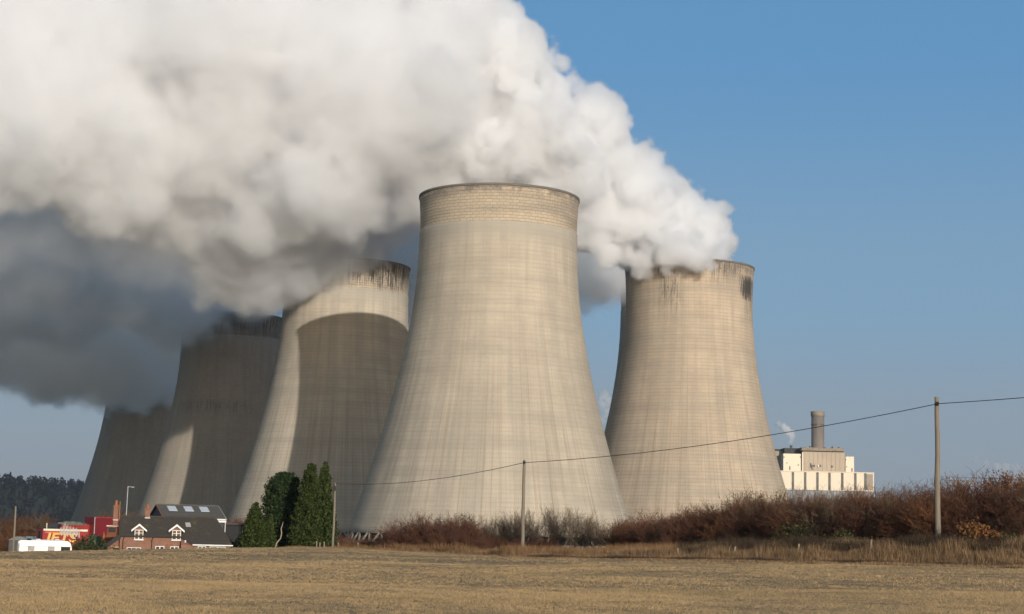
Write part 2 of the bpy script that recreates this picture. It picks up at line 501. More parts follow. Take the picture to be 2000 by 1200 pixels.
# ------------------------------------------------------------------ mesh collector for built things
class MB:
    def __init__(self, org=(0, 0, 0)):
        self.v, self.f, self.o = [], [], Vector(org)
    def add(self, vs, fs):
        b = len(self.v)
        self.v += [tuple(Vector(p) - self.o) for p in vs]
        self.f += [[i + b for i in q] for q in fs]
        return self
    def box(self, x0, x1, y0, y1, z0, z1):
        vs = [(x, y, z) for z in (z0, z1) for y in (y0, y1) for x in (x0, x1)]
        return self.add(vs, [[0, 2, 3, 1], [4, 5, 7, 6], [0, 1, 5, 4], [2, 6, 7, 3], [0, 4, 6, 2], [1, 3, 7, 5]])
    def prism(self, pts, axis, a0, a1):
        """Polygon extruded: axis 'y' -> pts (x,z), 'x' -> pts (y,z), 'z' -> pts (x,y)."""
        n = len(pts)
        mk = {'y': lambda p, a: (p[0], a, p[1]), 'x': lambda p, a: (a, p[0], p[1]), 'z': lambda p, a: (p[0], p[1], a)}[axis]
        vs = [mk(p, a0) for p in pts] + [mk(p, a1) for p in pts]
        fs = [list(range(n))[::-1], list(range(n, 2 * n))] + [[k, (k + 1) % n, n + (k + 1) % n, n + k] for k in range(n)]
        return self.add(vs, fs)
    def slab(self, quad, th):
        """Quad (4 points) thickened downwards along its normal."""
        q = [Vector(p) for p in quad]
        nrm = (q[1] - q[0]).cross(q[3] - q[0]).normalized() * th
        vs = q + [p - nrm for p in q]
        return self.add(vs, [[0, 1, 2, 3], [7, 6, 5, 4]] + [[k, 4 + k, 4 + (k + 1) % 4, (k + 1) % 4] for k in range(4)])
    def plate(self, pts, th):
        """Flat polygon of any outline thickened downwards."""
        n = len(pts)
        vs = [Vector(p) for p in pts] + [Vector(p) - Vector((0, 0, th)) for p in pts]
        return self.add(vs, [list(range(n)), list(range(n, 2 * n))[::-1]] + [[k, n + k, n + (k + 1) % n, (k + 1) % n] for k in range(n)])
    def tube(self, pts, radii, seg=10):
        pts = [Vector(p) for p in pts]
        vs = []
        for i, p in enumerate(pts):
            d = (pts[min(i + 1, len(pts) - 1)] - pts[max(i - 1, 0)]).normalized()
            s = d.cross(Vector((0, 1, 0) if abs(d.y) < 0.9 else (1, 0, 0))).normalized()
            u = s.cross(d)
            r = radii[i] if isinstance(radii, (list, tuple)) else radii
            vs += [p + s * math.cos(2 * math.pi * k / seg) * r + u * math.sin(2 * math.pi * k / seg) * r for k in range(seg)]
        n = len(pts)
        fs = [[i * seg + k, i * seg + (k + 1) % seg, (i + 1) * seg + (k + 1) % seg, (i + 1) * seg + k] for i in range(n - 1) for k in range(seg)]
        fs += [list(range(seg))[::-1], list(range((n - 1) * seg, n * seg))]
        return self.add(vs, fs)
    def build(self, name, mat, parent=None, smooth=False, bevel=0.0):
        me = bpy.data.meshes.new(name)
        me.from_pydata(self.v, [], self.f)
        bm = bmesh.new(); bm.from_mesh(me)
        bmesh.ops.recalc_face_normals(bm, faces=bm.faces)
        if bevel:
            bmesh.ops.bevel(bm, geom=[e for e in bm.edges], offset=bevel, segments=2, affect='EDGES')
        bm.to_mesh(me); bm.free()
        if smooth:
            for p in me.polygons: p.use_smooth = True
        o = link_mesh(name, me, mat, parent)
        return o

def paint(name, c, rough=0.6, spec=0.3, var=0.25, scale=1.5, metal=0.0):
    m, t = new_mat(name)
    n = t.noise(t.obj(), scale, 5, 0.65)
    dark = tuple(k * (1 - var) for k in c)
    t.principled(t.mix(t.ramp(n, 0.35, 0.65), dark, c), rough, spec, metal)
    return m
def brick_mat(name, c1, c2, mortar, w=0.22, h=0.075):
    m, t = new_mat(name)
    x, y, z = t.xyz(t.obj())
    br = t.n("ShaderNodeTexBrick")
    br.inputs["Scale"].default_value = 1.0
    br.inputs["Brick Width"].default_value = w
    br.inputs["Row Height"].default_value = h
    br.inputs["Mortar Size"].default_value = 0.009
    br.inputs["Color1"].default_value = (*c1, 1); br.inputs["Color2"].default_value = (*c2, 1); br.inputs["Mortar"].default_value = (*mortar, 1)
    t.l(t.comb(t.math('ADD', x, y), z, 0.0), br.inputs["Vector"])
    n = t.noise(t.obj(), 1.3, 5, 0.7)
    col = t.mix(t.ramp(n, 0.4, 0.7, 0, 0.5), br.outputs[0], tuple(k * 0.55 for k in c1))
    t.principled(col, 0.9, 0.2, bump=br.outputs[1], bump_strength=0.3, bump_dist=-0.01)
    return m
def tile_mat(name, c1, c2, moss, row=0.16):
    m, t = new_mat(name)
    x, y, z = t.xyz(t.obj())
    rows = t.math('FRACT', t.math('DIVIDE', z, row))
    n = t.noise(t.obj(), 0.8, 5, 0.7); n2 = t.noise(t.obj(), 7.0, 3, 0.7)
    col = t.mix(t.ramp(n2, 0.3, 0.7), c1, c2)
    col = t.mix(t.ramp(rows, 0.0, 0.2, 0.5, 0.0), col, tuple(k * 0.5 for k in c1))
    col = t.mix(t.ramp(n, 0.58, 0.72, 0, 0.7), col, moss)
    t.principled(col, 0.85, 0.25, bump=rows, bump_strength=0.4, bump_dist=0.02)
    return m
m_white = paint("white_paint", (0.68, 0.66, 0.62), 0.5, 0.4, 0.10)
m_glass, t_ = new_mat("window_glass")
t_.principled((0.02, 0.023, 0.028), 0.08, 0.6)
m_brick = brick_mat("red_brick", (0.25, 0.10, 0.058), (0.18, 0.072, 0.044), (0.27, 0.21, 0.16))
m_tile = tile_mat("dark_clay_tiles", (0.042, 0.036, 0.031), (0.07, 0.058, 0.046), (0.11, 0.095, 0.03))
m_slate = tile_mat("grey_roof_sheets", (0.085, 0.078, 0.068), (0.125, 0.112, 0.095), (0.11, 0.10, 0.06), 0.3)
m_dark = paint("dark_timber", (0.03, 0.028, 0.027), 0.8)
m_bluedark = paint("blue_grey_cladding", (0.045, 0.055, 0.065), 0.6)
m_pot = paint("terracotta", (0.36, 0.13, 0.06), 0.8)
m_lead = paint("pale_lead", (0.42, 0.40, 0.37), 0.6)
m_skylight, t_ = new_mat("skylight_sheet")
t_.principled((0.55, 0.58, 0.62), 0.25, 0.5)
m_wood_pole, t_ = new_mat("weathered_pole_wood")
o_t = t_.obj()
t_.principled(t_.mix(t_.noise(t_.scalev(o_t, (9, 9, 0.7)), 1.0, 5, 0.7), (0.11, 0.09, 0.068), (0.27, 0.225, 0.17)), 0.9, 0.15, bump=t_.noise(t_.scalev(o_t, (30, 30, 1.5)), 1.0, 4), bump_strength=0.5, bump_dist=0.02)
m_stake = paint("weathered_stake", (0.25, 0.195, 0.13), 0.9)
m_cable = paint("black_cable", (0.022, 0.022, 0.022), 0.5)
m_steel = paint("galvanised_steel", (0.34, 0.35, 0.36), 0.5, 0.5)
m_rusty = paint("rusty_steel", (0.30, 0.13, 0.055), 0.8)

# ------------------------------------------------------------------ power house (far right)
m_clad = paint("cream_cladding", (0.72, 0.62, 0.48), 0.7, 0.2, 0.06, 0.05)
m_beige = paint("beige_cladding", (0.42, 0.345, 0.26), 0.8, 0.2, 0.08, 0.05)
m_greyclad = paint("grey_cladding", (0.33, 0.275, 0.215), 0.8, 0.2, 0.1, 0.05)
m_strip = paint("louvre_strip", (0.12, 0.115, 0.10), 0.5, 0.3, 0.5, 0.25)
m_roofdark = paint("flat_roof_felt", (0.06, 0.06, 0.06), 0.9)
m_parapet = paint("roof_parapet", (0.27, 0.225, 0.17), 0.9, 0.2, 0.3, 0.3)
m_blueglass = paint("blue_grey_glazing", (0.12, 0.15, 0.165), 0.3, 0.5, 0.4, 0.15)
m_mull = paint("grey_mullion", (0.30, 0.32, 0.33), 0.6)
PD = 1050.0
org = at(1600, 1000, PD); org.z = -1.2
ph = thing("power_house", "cream and beige power station block with dark vertical strips, beyond the thicket", "industrial building", org)
def pb(name, mat, x0, x1, y0, y1, d0, d1, parent=None, ground=False):
    """Box filling pixel columns x0..x1 and rows y0..y1 at distance d0, reaching back to d1."""
    xm, ym = (x0 + x1) / 2, (y0 + y1) / 2
    a, b = at(x0, ym, d0), at(x1, ym, d0)
    t_, l_ = at(xm, y0, d0), at(xm, y1, d0)
    z0 = -1.2 if ground else l_.z
    return MB(org).box(a.x, b.x, d0, d1, z0, t_.z).build(name, mat, parent or ph)
hall = pb("turbine_hall", m_clad, 1500, 1707, 922.5, 958, PD, PD + 34)
for px in (1549, 1573, 1597, 1620.5, 1645.5, 1671, 1690.5):
    pb("louvre_strip", m_strip, px - 2.1, px + 2.1, 923.5 + (px - 1620) * 0.02, 957.5, PD - 0.4, PD - 0.05, hall)
pb("beige_panel", m_greyclad, 1692.8, 1705.0, 926.5, 958, PD - 0.3, PD - 0.04, hall)
pb("glazed_base", m_blueglass, 1500, 1706, 958.3, 985, PD + 1.0, PD + 33, None, True)
for px in range(1545, 1706, 12):
    pb("mullion", m_mull, px - 0.7, px + 0.7, 958.5, 984, PD + 0.6, PD + 0.96)
pb("parapet", m_clad, 1500, 1707.6, 921.0, 922.4, PD - 0.5, PD + 34.2)
bk = pb("boiler_house", m_beige, 1568, 1650, 883, 922, PD + 36, PD + 80, None, True)
pb("boiler_house_roof", m_parapet, 1566, 1648, 874.8, 881.2, PD + 34, PD + 82)
pb("eave_painted_shade", m_roofdark, 1567, 1649, 881.3, 882.9, PD + 35.6, PD + 80)  # dark strip painted in as the shade under the roof overhang
pb("corner_strip", m_clad, 1566.6, 1568.4, 884, 922, PD + 35.5, PD + 36.5)
lb = pb("side_block", m_clad, 1530, 1565.4, 886.5, 922, PD + 37, PD + 70, None, True)
pb("plant_room", m_roofdark, 1532, 1565, 875.5, 886.2, PD + 42, PD + 70)
rb = pb("side_block", m_clad, 1651.5, 1668, 892.3, 924, PD + 37, PD + 70, None, True)
pb("end_block", m_greyclad, 1508, 1530, 880.5, 922, PD + 48, PD + 76, None, True)
pb("end_block_roof", m_roofdark, 1507, 1531, 877.5, 880.3, PD + 47, PD + 77)
for (x, y, w, h) in ((1590.5, 910, 3, 3.4), (1602.7, 910, 3, 4), (1625.5, 911.5, 3, 3.6), (1584, 909, 1.3, 9), (1586.5, 913, 1.2, 10)):
    pb("window", m_strip, x - w / 2, x + w / 2, y - h / 2, y + h / 2, PD + 35.4, PD + 35.9, bk)
pb("vent_hood", m_white, 1597.3, 1599.9, 908.3, 912.6, PD + 35.2, PD + 35.9, bk)
for (x, y, w, h) in ((1531.8, 893, 1.4, 2), (1564.2, 893, 1.4, 2.4), (1537, 904.5, 1.6, 1.6), (1559.5, 908.5, 2.2, 1.8), (1543, 914.5, 1.4, 7)):
    pb("vent", m_strip, x - w / 2, x + w / 2, y - h / 2, y + h / 2, PD + 36.5, PD + 36.96, lb)
for (x, y, w, h) in ((1652.5, 898, 1.2, 2.2), (1654, 912, 1.6, 1.8), (1664.5, 918, 1.4, 7)):
    pb("vent", m_strip, x - w / 2, x + w / 2, y - h / 2, y + h / 2, PD + 36.5, PD + 36.96, rb)
for k in range(9):
    px = 1572 + 8.6 * k
    pb("cladding_joint", m_greyclad, px - 0.12, px + 0.12, 884.5, 921, PD + 35.80, PD + 35.97, bk)
for (x, w, h) in ((1573, 2.2, 1.6), (1583, 1.4, 3.0), (1612, 3.0, 1.2), (1627, 1.6, 2.6), (1640, 2.2, 1.4)):
    pb("roof_vent", m_parapet, x - w / 2, x + w / 2, 874.7 - h, 874.7, PD + 50, PD + 54)
for (x, w, h) in ((1655, 1.4, 2.2), (1662, 2.0, 1.2)):
    pb("roof_vent", m_steel, x - w / 2, x + w / 2, 892.2 - h, 892.2, PD + 45, PD + 48)
for px in (1539, 1551, 1557):
    pb("roof_vent", m_steel, px - 0.8, px + 0.8, 873.6, 875.4, PD + 50, PD + 52)
# chimney
m_chim, t_ = new_mat("chimney_concrete")
zc_ = t_.xyz(t_.obj())[2]
t_.principled(t_.mix(t_.ramp(t_.noise(t_.scalev(t_.obj(), (0.3, 0.3, 0.05)), 1.0, 4), 0.35, 0.65), (0.155, 0.132, 0.115), (0.205, 0.175, 0.148)), 0.9, 0.2)
cd = PD + 120
cp = at(1597.3, 990, cd); ctop = at(1597.3, 802, cd).z; cr = 12.4 * cd / F
ch = thing("chimney", "thick grey-brown round chimney rising behind the cream power house", "chimney", (cp.x, cd, -1.2))
v, f = lathe([(cr * 1.04, 0), (cr, ctop), (cr - 0.8, ctop), (cr - 0.8, 0)], 48, True)
link_mesh("shaft", mesh_np("chimney_shaft", v, f, True), m_chim, ch)
v, f = lathe([(cr + 0.002, ctop - 3.0), (cr + 0.35, ctop - 2.8), (cr + 0.35, ctop + 0.4), (cr - 0.9, ctop + 0.4), (cr - 0.9, ctop - 3.0)], 48, True)
link_mesh("cap", mesh_np("chimney_cap", v, f), m_parapet, ch)
for k in range(16):
    a = 2 * math.pi * k / 16
    mb = MB()
    mb.tube([((cr - 0.2) * math.cos(a), (cr - 0.2) * math.sin(a), ctop - 8.6), ((cr + 0.12) * math.cos(a), (cr + 0.12) * math.sin(a), ctop - 8.6)], 0.75, 8)
    mb.build("port_hole", m_strip, ch)
sp = at(1545, 884, PD + 55)
sk = thing("small_stack", "short thin dark steaming stack on the power house roof", "stack", (sp.x, PD + 55, sp.z - 0.5))
MB().tube([(0, 0, 0), (0, 0, 4.6)], 0.75, 14).build("pipe", m_strip, sk)
MB().tube([(0, 0, 4.2), (0, 0, 4.9)], 0.9, 14).build("collar", m_roofdark, sk)

# ------------------------------------------------------------------ cottage
HDp = 185.0
org = at(295, 1060, HDp); org.z = -2.2
cot = thing("cottage", "red brick cottage with two white dormer windows and a long sloping tiled roof", "house", org, R(13))
def X(px, d=HDp, py=1045): return at(px, py, d).x
def Z(px, py, d=HDp): return at(px, py, d).z
GZ = -2.3
xl, xr, xe = X(236), X(352.5), X(424)
ze = Z(300, 1046); zr = Z(300, 1011.5, HDp + 2.7)
yr = HDp + 2.7; yb = HDp + 5.4
slope = (zr - ze) / 2.7
# walls: gable ended box
MB(org).prism([(HDp, GZ - 0.3), (HDp, ze), (yr, zr - 0.12), (yb, ze), (yb, GZ - 0.3)], 'x', xl, xr).build("wall", m_brick, cot)
# cat-slide bay on the right: lower eave further forward
z2 = Z(410, 1065.5, 183.9); y2 = yr - (zr - z2) / slope
xq = X(371, y2, 1066); xz = X(447, y2, 1066)
MB(org).prism([(y2 + 0.35, GZ - 0.3), (y2 + 0.35, z2 - 0.03), (yr, zr - 0.14), (yb, ze), (yb, GZ - 0.3)], 'x', xr + 0.02, xe - 0.3).build("bay_wall", m_brick, cot)
MB(org).box(xe - 0.3 + 0.02, xz - 0.15, y2 + 0.35, y2 + 2.2, GZ - 0.3, z2 - 0.03).build("bay_wall", m_brick, cot)
# porch recess: side boarding, its dark colour standing in for shade
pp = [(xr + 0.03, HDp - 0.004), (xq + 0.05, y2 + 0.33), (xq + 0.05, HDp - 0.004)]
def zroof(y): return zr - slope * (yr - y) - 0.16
MB(org).add([(x, y, GZ - 0.2) for x, y in pp] + [(x, y, zroof(y)) for x, y in pp], [[0, 1, 2], [3, 5, 4], [0, 3, 4, 1], [1, 4, 5, 2], [2, 5, 3, 0]]).build("porch_shade_boarding", m_dark, cot)
mb = MB(org)
ov = 0.18
y0_ = HDp - ov; z0_ = ze - ov * slope + 0.06
mb.plate([(xl - 0.12, y0_, z0_), (xr, y0_, z0_), (xq, y2, z2 + 0.06), (xz, y2, z2 + 0.06), (xe, yr, zr + 0.06), (xl - 0.12, yr, zr + 0.06)], 0.12)
mb.slab([(xe, yr + 0.01, zr + 0.06), (xl - 0.12, yr + 0.01, zr + 0.06), (xl - 0.12, yb + ov, ze - ov * slope + 0.06), (xe, yb + ov, ze - ov * slope + 0.06)], 0.12)
roof = mb.build("roof", m_tile, cot)
MB(org).tube([(xl - 0.1, yr, zr + 0.1), (xe, yr, zr + 0.1)], 0.11, 8).build("ridge_tiles", m_tile, roof)
def chimney(px, pb_, pt, ptop, w):
    d = yr
    x = X(px, d, 1010); zb, zt, zp = Z(px, pb_, d), Z(px, pt, d), Z(px, ptop, d)
    o = MB(org).box(x - w / 2, x + w / 2, d - w / 2, d + w / 2, zb - 0.6, zt - 0.14).build("chimney", m_brick, cot)
    MB(org).box(x - w / 2 - 0.05, x + w / 2 + 0.05, d - w / 2 - 0.05, d + w / 2 + 0.05, zt - 0.14, zt).build("chimney_cap", m_brick, o)
    MB(org).tube([(x, d, zt), (x, d, zp - 0.1), (x, d, zp)], [0.17, 0.13, 0.17], 12).build("chimney_pot", m_pot, o)
    MB(org).box(x - w / 2 - 0.03, x + w / 2 + 0.03, d - w / 2 - 0.04, d - w / 2 - 0.003, zb - 0.02, zb + 0.12).build("lead_flashing", m_lead, o)
chimney(239, 1017, 988, 978, 0.5)
chimney(299.5, 1013, 993, 985, 0.5)

def window(parent, x0, x1, z0, z1, y, cols, rows, fr=0.07, name="window", glass=None):
    """Framed casement on a wall whose face is at y: frame, glazing bars, pane."""
    f_ = MB(org)
    yf = y - 0.07
    f_.box(x0, x0 + fr, yf, y - 0.003, z0, z1).box(x1 - fr, x1, yf, y - 0.003, z0, z1)
    f_.box(x0 + fr, x1 - fr, yf, y - 0.003, z0, z0 + fr).box(x0 + fr, x1 - fr, yf, y - 0.003, z1 - fr, z1)
    w = f_.build(name, m_white, parent)
    b = MB(org)
    for k in range(1, cols):
        xx = x0 + (x1 - x0) * k / cols
        tw = fr * (0.7 if k * 2 == cols else 0.35)
        b.box(xx - tw, xx + tw, yf + 0.005, y - 0.012, z0 + fr, z1 - fr)
    for k in range(1, rows):
        zz = z0 + (z1 - z0) * k / rows
        b.box(x0 + fr, x1 - fr, yf + 0.015, y - 0.016, zz - 0.022, zz + 0.022)
    b.build("glazing_bars", m_white, w)
    MB(org).box(x0 + fr, x1 - fr, yf + 0.03, y - 0.02, z0 + fr, z1 - fr).build("pane", glass or m_glass, w)
    return w

def dormer(pxc, pw, apex, wt, wb):
    d = HDp - 0.06
    xc, hw = X(pxc, d), pw / 2 * d / F
    za, zt, zb = Z(pxc, apex, d), Z(pxc, wt, d), Z(pxc, wb, d)
    xx0, xx1 = xc - hw + 0.16, xc + hw - 0.16
    dm = MB(org)
    dm.prism([(xx0, zb - 0.2), (xx1, zb - 0.2), (xx1, zt), (xc, za - 0.15), (xx0, zt)], 'y', d, yr - 0.3)
    o = dm.build("dormer", m_brick, cot)
    r = MB(org)
    hz = (za - zt)
    r.slab([(xx0 - 0.3, d - 0.22, zt - 0.12), (xc, d - 0.22, za + 0.02), (xc, yr, za + 0.02), (xx0 - 0.3, yr, zt - 0.12)][::-1], 0.08)
    r.slab([(xc, d - 0.22, za + 0.02), (xx1 + 0.3, d - 0.22, zt - 0.12), (xx1 + 0.3, yr, zt - 0.12), (xc, yr, za + 0.02)][::-1], 0.08)
    r.build("dormer_roof", m_tile, o)
    bg_ = MB(org)
    for s in (-1, 1):
        xa = xc + s * (xx1 - xc + 0.34)
        q = [(xa, zt - 0.20), (xa, zt + 0.0), (xc, za + 0.10), (xc, za - 0.13)]
        bg_.prism(q if s < 0 else q[::-1], 'y', d - 0.30, d - 0.225)
    bg_.build("bargeboard", m_white, o)
    window(o, xx0 + 0.02, xx1 - 0.02, zb, zt + 0.02, d, 2, 3, 0.06)
    MB(org).box(xx0 - 0.05, xx1 + 0.05, d - 0.16, d - 0.075, zb - 0.09, zb - 0.01).build("sill", m_white, o)
dormer(271.5, 23, 1025, 1035.5, 1054)
dormer(343.5, 23.5, 1026, 1036.5, 1055)
for (a, b, y) in ((304.5, 321.5, 1067), (333, 349.5, 1067)):
    window(cot, X(a), X(b), Z(310, y + 12), Z(310, y), HDp, 2, 1, 0.07)
window(cot, X(250), X(277), Z(260, 1082), Z(260, 1069.5), HDp, 3, 1, 0.06)
for (a, b) in ((381, 397), (404, 435)):
    window(cot, X(a, y2), X(b, y2), Z(390, 1080, y2), Z(390, 1067.5, y2), y2 + 0.35, 2, 1, 0.07)
MB(org).box(xq - 0.1, xz + 0.05, y2 - 0.10, y2 - 0.005, z2 - 0.06, z2 + 0.06).build("gutter", m_white, cot)
MB(org).box(xl - 0.05, xr - 0.02, HDp - ov - 0.1, HDp - ov - 0.004, ze - 0.20, ze - 0.08).build("gutter", m_dark, cot)
for px in (242, 297):
    x = X(px)
    MB(org).tube([(x + 0.15, HDp - 0.25, ze - 0.18), (x, HDp - 0.09, ze - 0.55), (x, HDp - 0.09, GZ)], 0.045, 8).build("drainpipe", m_dark, cot)
xs_, ds_ = X(373.5, yr - 1.3, 1026), yr - 1.05
zs_ = zr - slope * (yr - ds_)
MB(org).slab([(xs_ - 0.3, ds_ - 0.35, zs_ - 0.35 * slope + 0.10), (xs_ + 0.25, ds_ - 0.35, zs_ - 0.35 * slope + 0.10), (xs_ + 0.15, ds_ + 0.3, zs_ + 0.3 * slope + 0.10), (xs_ - 0.35, ds_ + 0.3, zs_ + 0.3 * slope + 0.10)], 0.06).build("rooflight", m_lead, roof)
MB(org).tube([(X(361), HDp - 0.62, Z(361, 1060)), (X(361), HDp - 0.62, Z(361, 1055.5))], 0.09, 8).build("porch_lamp", m_white, cot)
# low brick outhouse on the left end
oh = thing("outhouse", "low brick lean-to with a sloping dark roof at the cottage's left end", "outbuilding", org, R(13))
yo = HDp - 0.8
x0, x1 = X(193, yo, 1070), X(230.5, yo, 1045)
za, zb = Z(193, 1072, yo), Z(230, 1044, yo)
MB(org).prism([(x0, GZ - 0.3), (x1, GZ - 0.3), (x1, zb - 0.15), (x0, za - 0.15)], 'y', yo, yo + 4.0).build("wall", m_brick, oh)
MB(org).slab([(x0 - 0.25, yo - 0.12, za - 0.2), (x1, yo - 0.12, zb), (x1, yo + 4.1, zb), (x0 - 0.25, yo + 4.1, za - 0.2)], 0.42).build("roof", m_dark, oh)
m_orange = paint("varnished_timber", (0.42, 0.22, 0.07), 0.5)
f_ = MB(org)
wx0, wx1, wz1 = X(216.5, yo, 1068), X(230, yo, 1068), Z(223, 1067.5, yo)
f_.box(wx0, wx1, yo - 0.1, yo - 0.004, wz1 - 0.14, wz1).box(wx0, wx0 + 0.12, yo - 0.1, yo - 0.004, wz1 - 1.2, wz1 - 0.14)
w_ = f_.build("window", m_orange, oh)
MB(org).box(wx0 + 0.12, wx1, yo - 0.06, yo - 0.01, wz1 - 1.2, wz1 - 0.14).build("pane", m_glass, w_)

# barn with three skylights
bd = 204.0
bo = at(378, 1040, bd); bo.z = -2.3
TH = R(24)
barn = thing("barn", "grey roofed barn with three pale skylights behind the cottage", "barn", bo, TH)
bl = 7.2 * 0.5; dep = 3.6
hz_r = Z(370, 987.5, bd + dep) - bo.z; hz_e = Z(380, 1010.5, bd) - bo.z
bs = (hz_r - hz_e) / dep
MB().prism([(0.05, -0.3), (0.05, hz_e - 0.1), (dep, hz_r - 0.15), (2 * dep - 0.05, hz_e - 0.1), (2 * dep - 0.05, -0.3)], 'x', -bl + 0.1, bl - 0.1).build("wall", m_bluedark, barn)
mb = MB()
mb.slab([(-bl - 0.1, -0.3, hz_e - 0.3 * bs), (bl + 0.1, -0.3, hz_e - 0.3 * bs), (bl + 0.1, dep, hz_r), (-bl - 0.1, dep, hz_r)], 0.1)
mb.slab([(bl + 0.1, dep + 0.01, hz_r), (-bl - 0.1, dep + 0.01, hz_r), (-bl - 0.1, 2 * dep + 0.3, hz_e - 0.3 * bs), (bl + 0.1, 2 * dep + 0.3, hz_e - 0.3 * bs)][::1], 0.1)
br_ = mb.build("roof", m_slate, barn)
for k in (-0.56, -0.02, 0.50):
    xk = k * bl
    q = [(1.55, 0), (1.55, 1.0), (2.95, 1.0), (2.95, 0)]
    MB().slab([(xk - 0.55, 1.75, hz_e + 1.75 * bs + 0.05), (xk + 0.45, 1.75, hz_e + 1.75 * bs + 0.05), (xk + 0.45, 3.15, hz_e + 3.15 * bs + 0.05), (xk - 0.55, 3.15, hz_e + 3.15 * bs + 0.05)], 0.045).build("skylight", m_skylight, br_)
for s in (-1, 1):
    q = [(-0.35, hz_e - 0.35 * bs - 0.12), (-0.35, hz_e - 0.35 * bs + 0.05), (dep, hz_r + 0.05), (dep, hz_r - 0.14)]
    MB().prism(q, 'x', s * (bl + 0.105), s * (bl + 0.17)).build("bargeboard", m_rusty if s < 0 else m_lead, barn)
MB().box(-bl - 0.05, bl + 0.05, -0.42, -0.305, hz_e - 0.3 * bs - 0.16, hz_e - 0.3 * bs - 0.01).build("gutter", m_white, barn)
MB().box(bl - 1.0, bl + 0.15, -0.30, -0.2, hz_e - 0.3 * bs - 0.42, hz_e - 0.3 * bs - 0.2).build("soffit_board", m_white, barn)
MB().tube([(bl + 0.05, -0.25, hz_e - 0.4), (bl + 0.05, -0.25, 0)], 0.05, 8).build("drainpipe", m_white, barn)
# dark shed between barn and conifer
sd = 206.0
so = at(455, 1045, sd); so.z = gz(so.x, sd)
shed = thing("shed", "dark low shed with a purplish flat roof between barn and small conifer", "shed", so)
a, b = X(438, sd) - so.x, X(478, sd) - so.x
zt = Z(455, 1022, sd) - so.z
MB().box(a, b, 0, 4, -0.2, zt - 0.2).build("wall", m_dark, shed)
MB().box(a - 0.2, b + 0.2, -0.3, 4.3, zt - 0.198, zt).build("roof", paint("purple_grey_felt", (0.10, 0.07, 0.075), 0.9), shed)

# ------------------------------------------------------------------ farmyard: trailers, caravan, machinery
m_red = paint("red_paint", (0.29, 0.013, 0.012), 0.45, 0.4, 0.2, 0.8)
m_dkred = paint("dark_red_paint", (0.145, 0.008, 0.013), 0.5, 0.4, 0.2, 0.6)
m_redtarp = paint("faded_red_tarpaulin", (0.31, 0.026, 0.02), 0.6, 0.3, 0.4, 1.6)
m_yellow = paint("yellow_lettering", (0.70, 0.45, 0.13), 0.5)
m_orangep = paint("orange_lettering", (0.62, 0.16, 0.03), 0.5)
m_cream = paint("cream_paint", (0.72, 0.66, 0.52), 0.5)
m_silver = paint("silver_lettering", (0.55, 0.52, 0.46), 0.35, 0.5, 0.35, 6.0)
m_tyre = paint("tyre_rubber", (0.02, 0.02, 0.02), 0.9)
m_navy = paint("navy_paint", (0.02, 0.028, 0.045), 0.5)
m_greent = paint("faded_green_paint", (0.10, 0.16, 0.10), 0.7)
m_tarp = paint("grey_green_sheet", (0.14, 0.14, 0.11), 0.8)
m_digger = paint("machine_yellow", (0.45, 0.23, 0.03), 0.5)
m_cab = paint("machine_orange", (0.20, 0.06, 0.025), 0.5)

def wheel(parent, x, y, z, r=0.45, w=0.28):
    o = MB().tube([(x, y, z), (x, y + w, z)], r, 18).build("wheel", m_tyre, parent)
    MB().tube([(x, y - 0.012, z), (x, y + 0.02, z)], r * 0.55, 14).build("hub", m_silver, o)

def frame_at(px, d):
    p = at(px, 1060, d)
    return Vector((p.x, d, gz(p.x, d)))

# fairground trailer with big lettering
td = 206.0
to = frame_at(82.5, td)
tr = thing("fairground_trailer", "red fairground trailer with a cream top stripe and big yellow JETS lettering", "trailer", to, R(31))
a, b = 0.0, (X(158, td) - to.x) / math.cos(R(31)) * 1.03
zt, zl = Z(110, 1034, td) - to.z, Z(110, 1063, td) - to.z
MB().box(a, b, 0, 2.5, 0.75, zt).build("body", m_red, tr, bevel=0.03)
MB().box(a - 0.03, a - 0.004, 0.9, 1.7, 0.95, zt - 0.25).build("end_door", m_dark, tr)
MB().box(a + 0.05, b - 0.05, -0.07, -0.004, zt - 0.20, zt + 0.03).build("top_stripe", m_cream, tr)
MB().box(a + 0.25, a + 2.4, -0.035, -0.004, zt - 0.45, zt - 0.30).build("orange_stripe", m_orangep, tr)
for x in (a + 1.1, b - 1.9, b - 0.9):
    wheel(tr, x, 0.05, 0.45)
MB().box(a + 0.3, b - 0.3, 0.3, 2.2, 0.45, 0.748).build("chassis", m_dark, tr)

def lettering(name, word, mat, parent, x, y, z, size, shear=0.2, extrude=0.02, width=None):
    cu = bpy.data.curves.new(name, 'FONT')
    cu.body = word; cu.size = size; cu.shear = shear; cu.extrude = extrude; cu.offset = 0.025 * size
    o = bpy.data.objects.new(name, cu); C.objects.link(o)
    dg = bpy.context.evaluated_depsgraph_get(); dg.update()
    me = bpy.data.meshes.new_from_object(o.evaluated_get(dg), depsgraph=dg)
    bpy.data.objects.remove(o); bpy.data.curves.remove(cu)
    w = max(v.co.x for v in me.vertices) - min(v.co.x for v in me.vertices)
    sx = (width / w) if width else 1.0
    for v in me.vertices:
        v.co = (v.co.x * sx + x, y - v.co.z, v.co.y + z)
    return link_mesh(name, me, mat, parent)
lx = 0.35
lettering("lettering", "JETS", m_yellow, tr, lx, -0.06, Z(110, 1058.5, td) - to.z, 1.42, 0.18, 0.02, width=4.0)
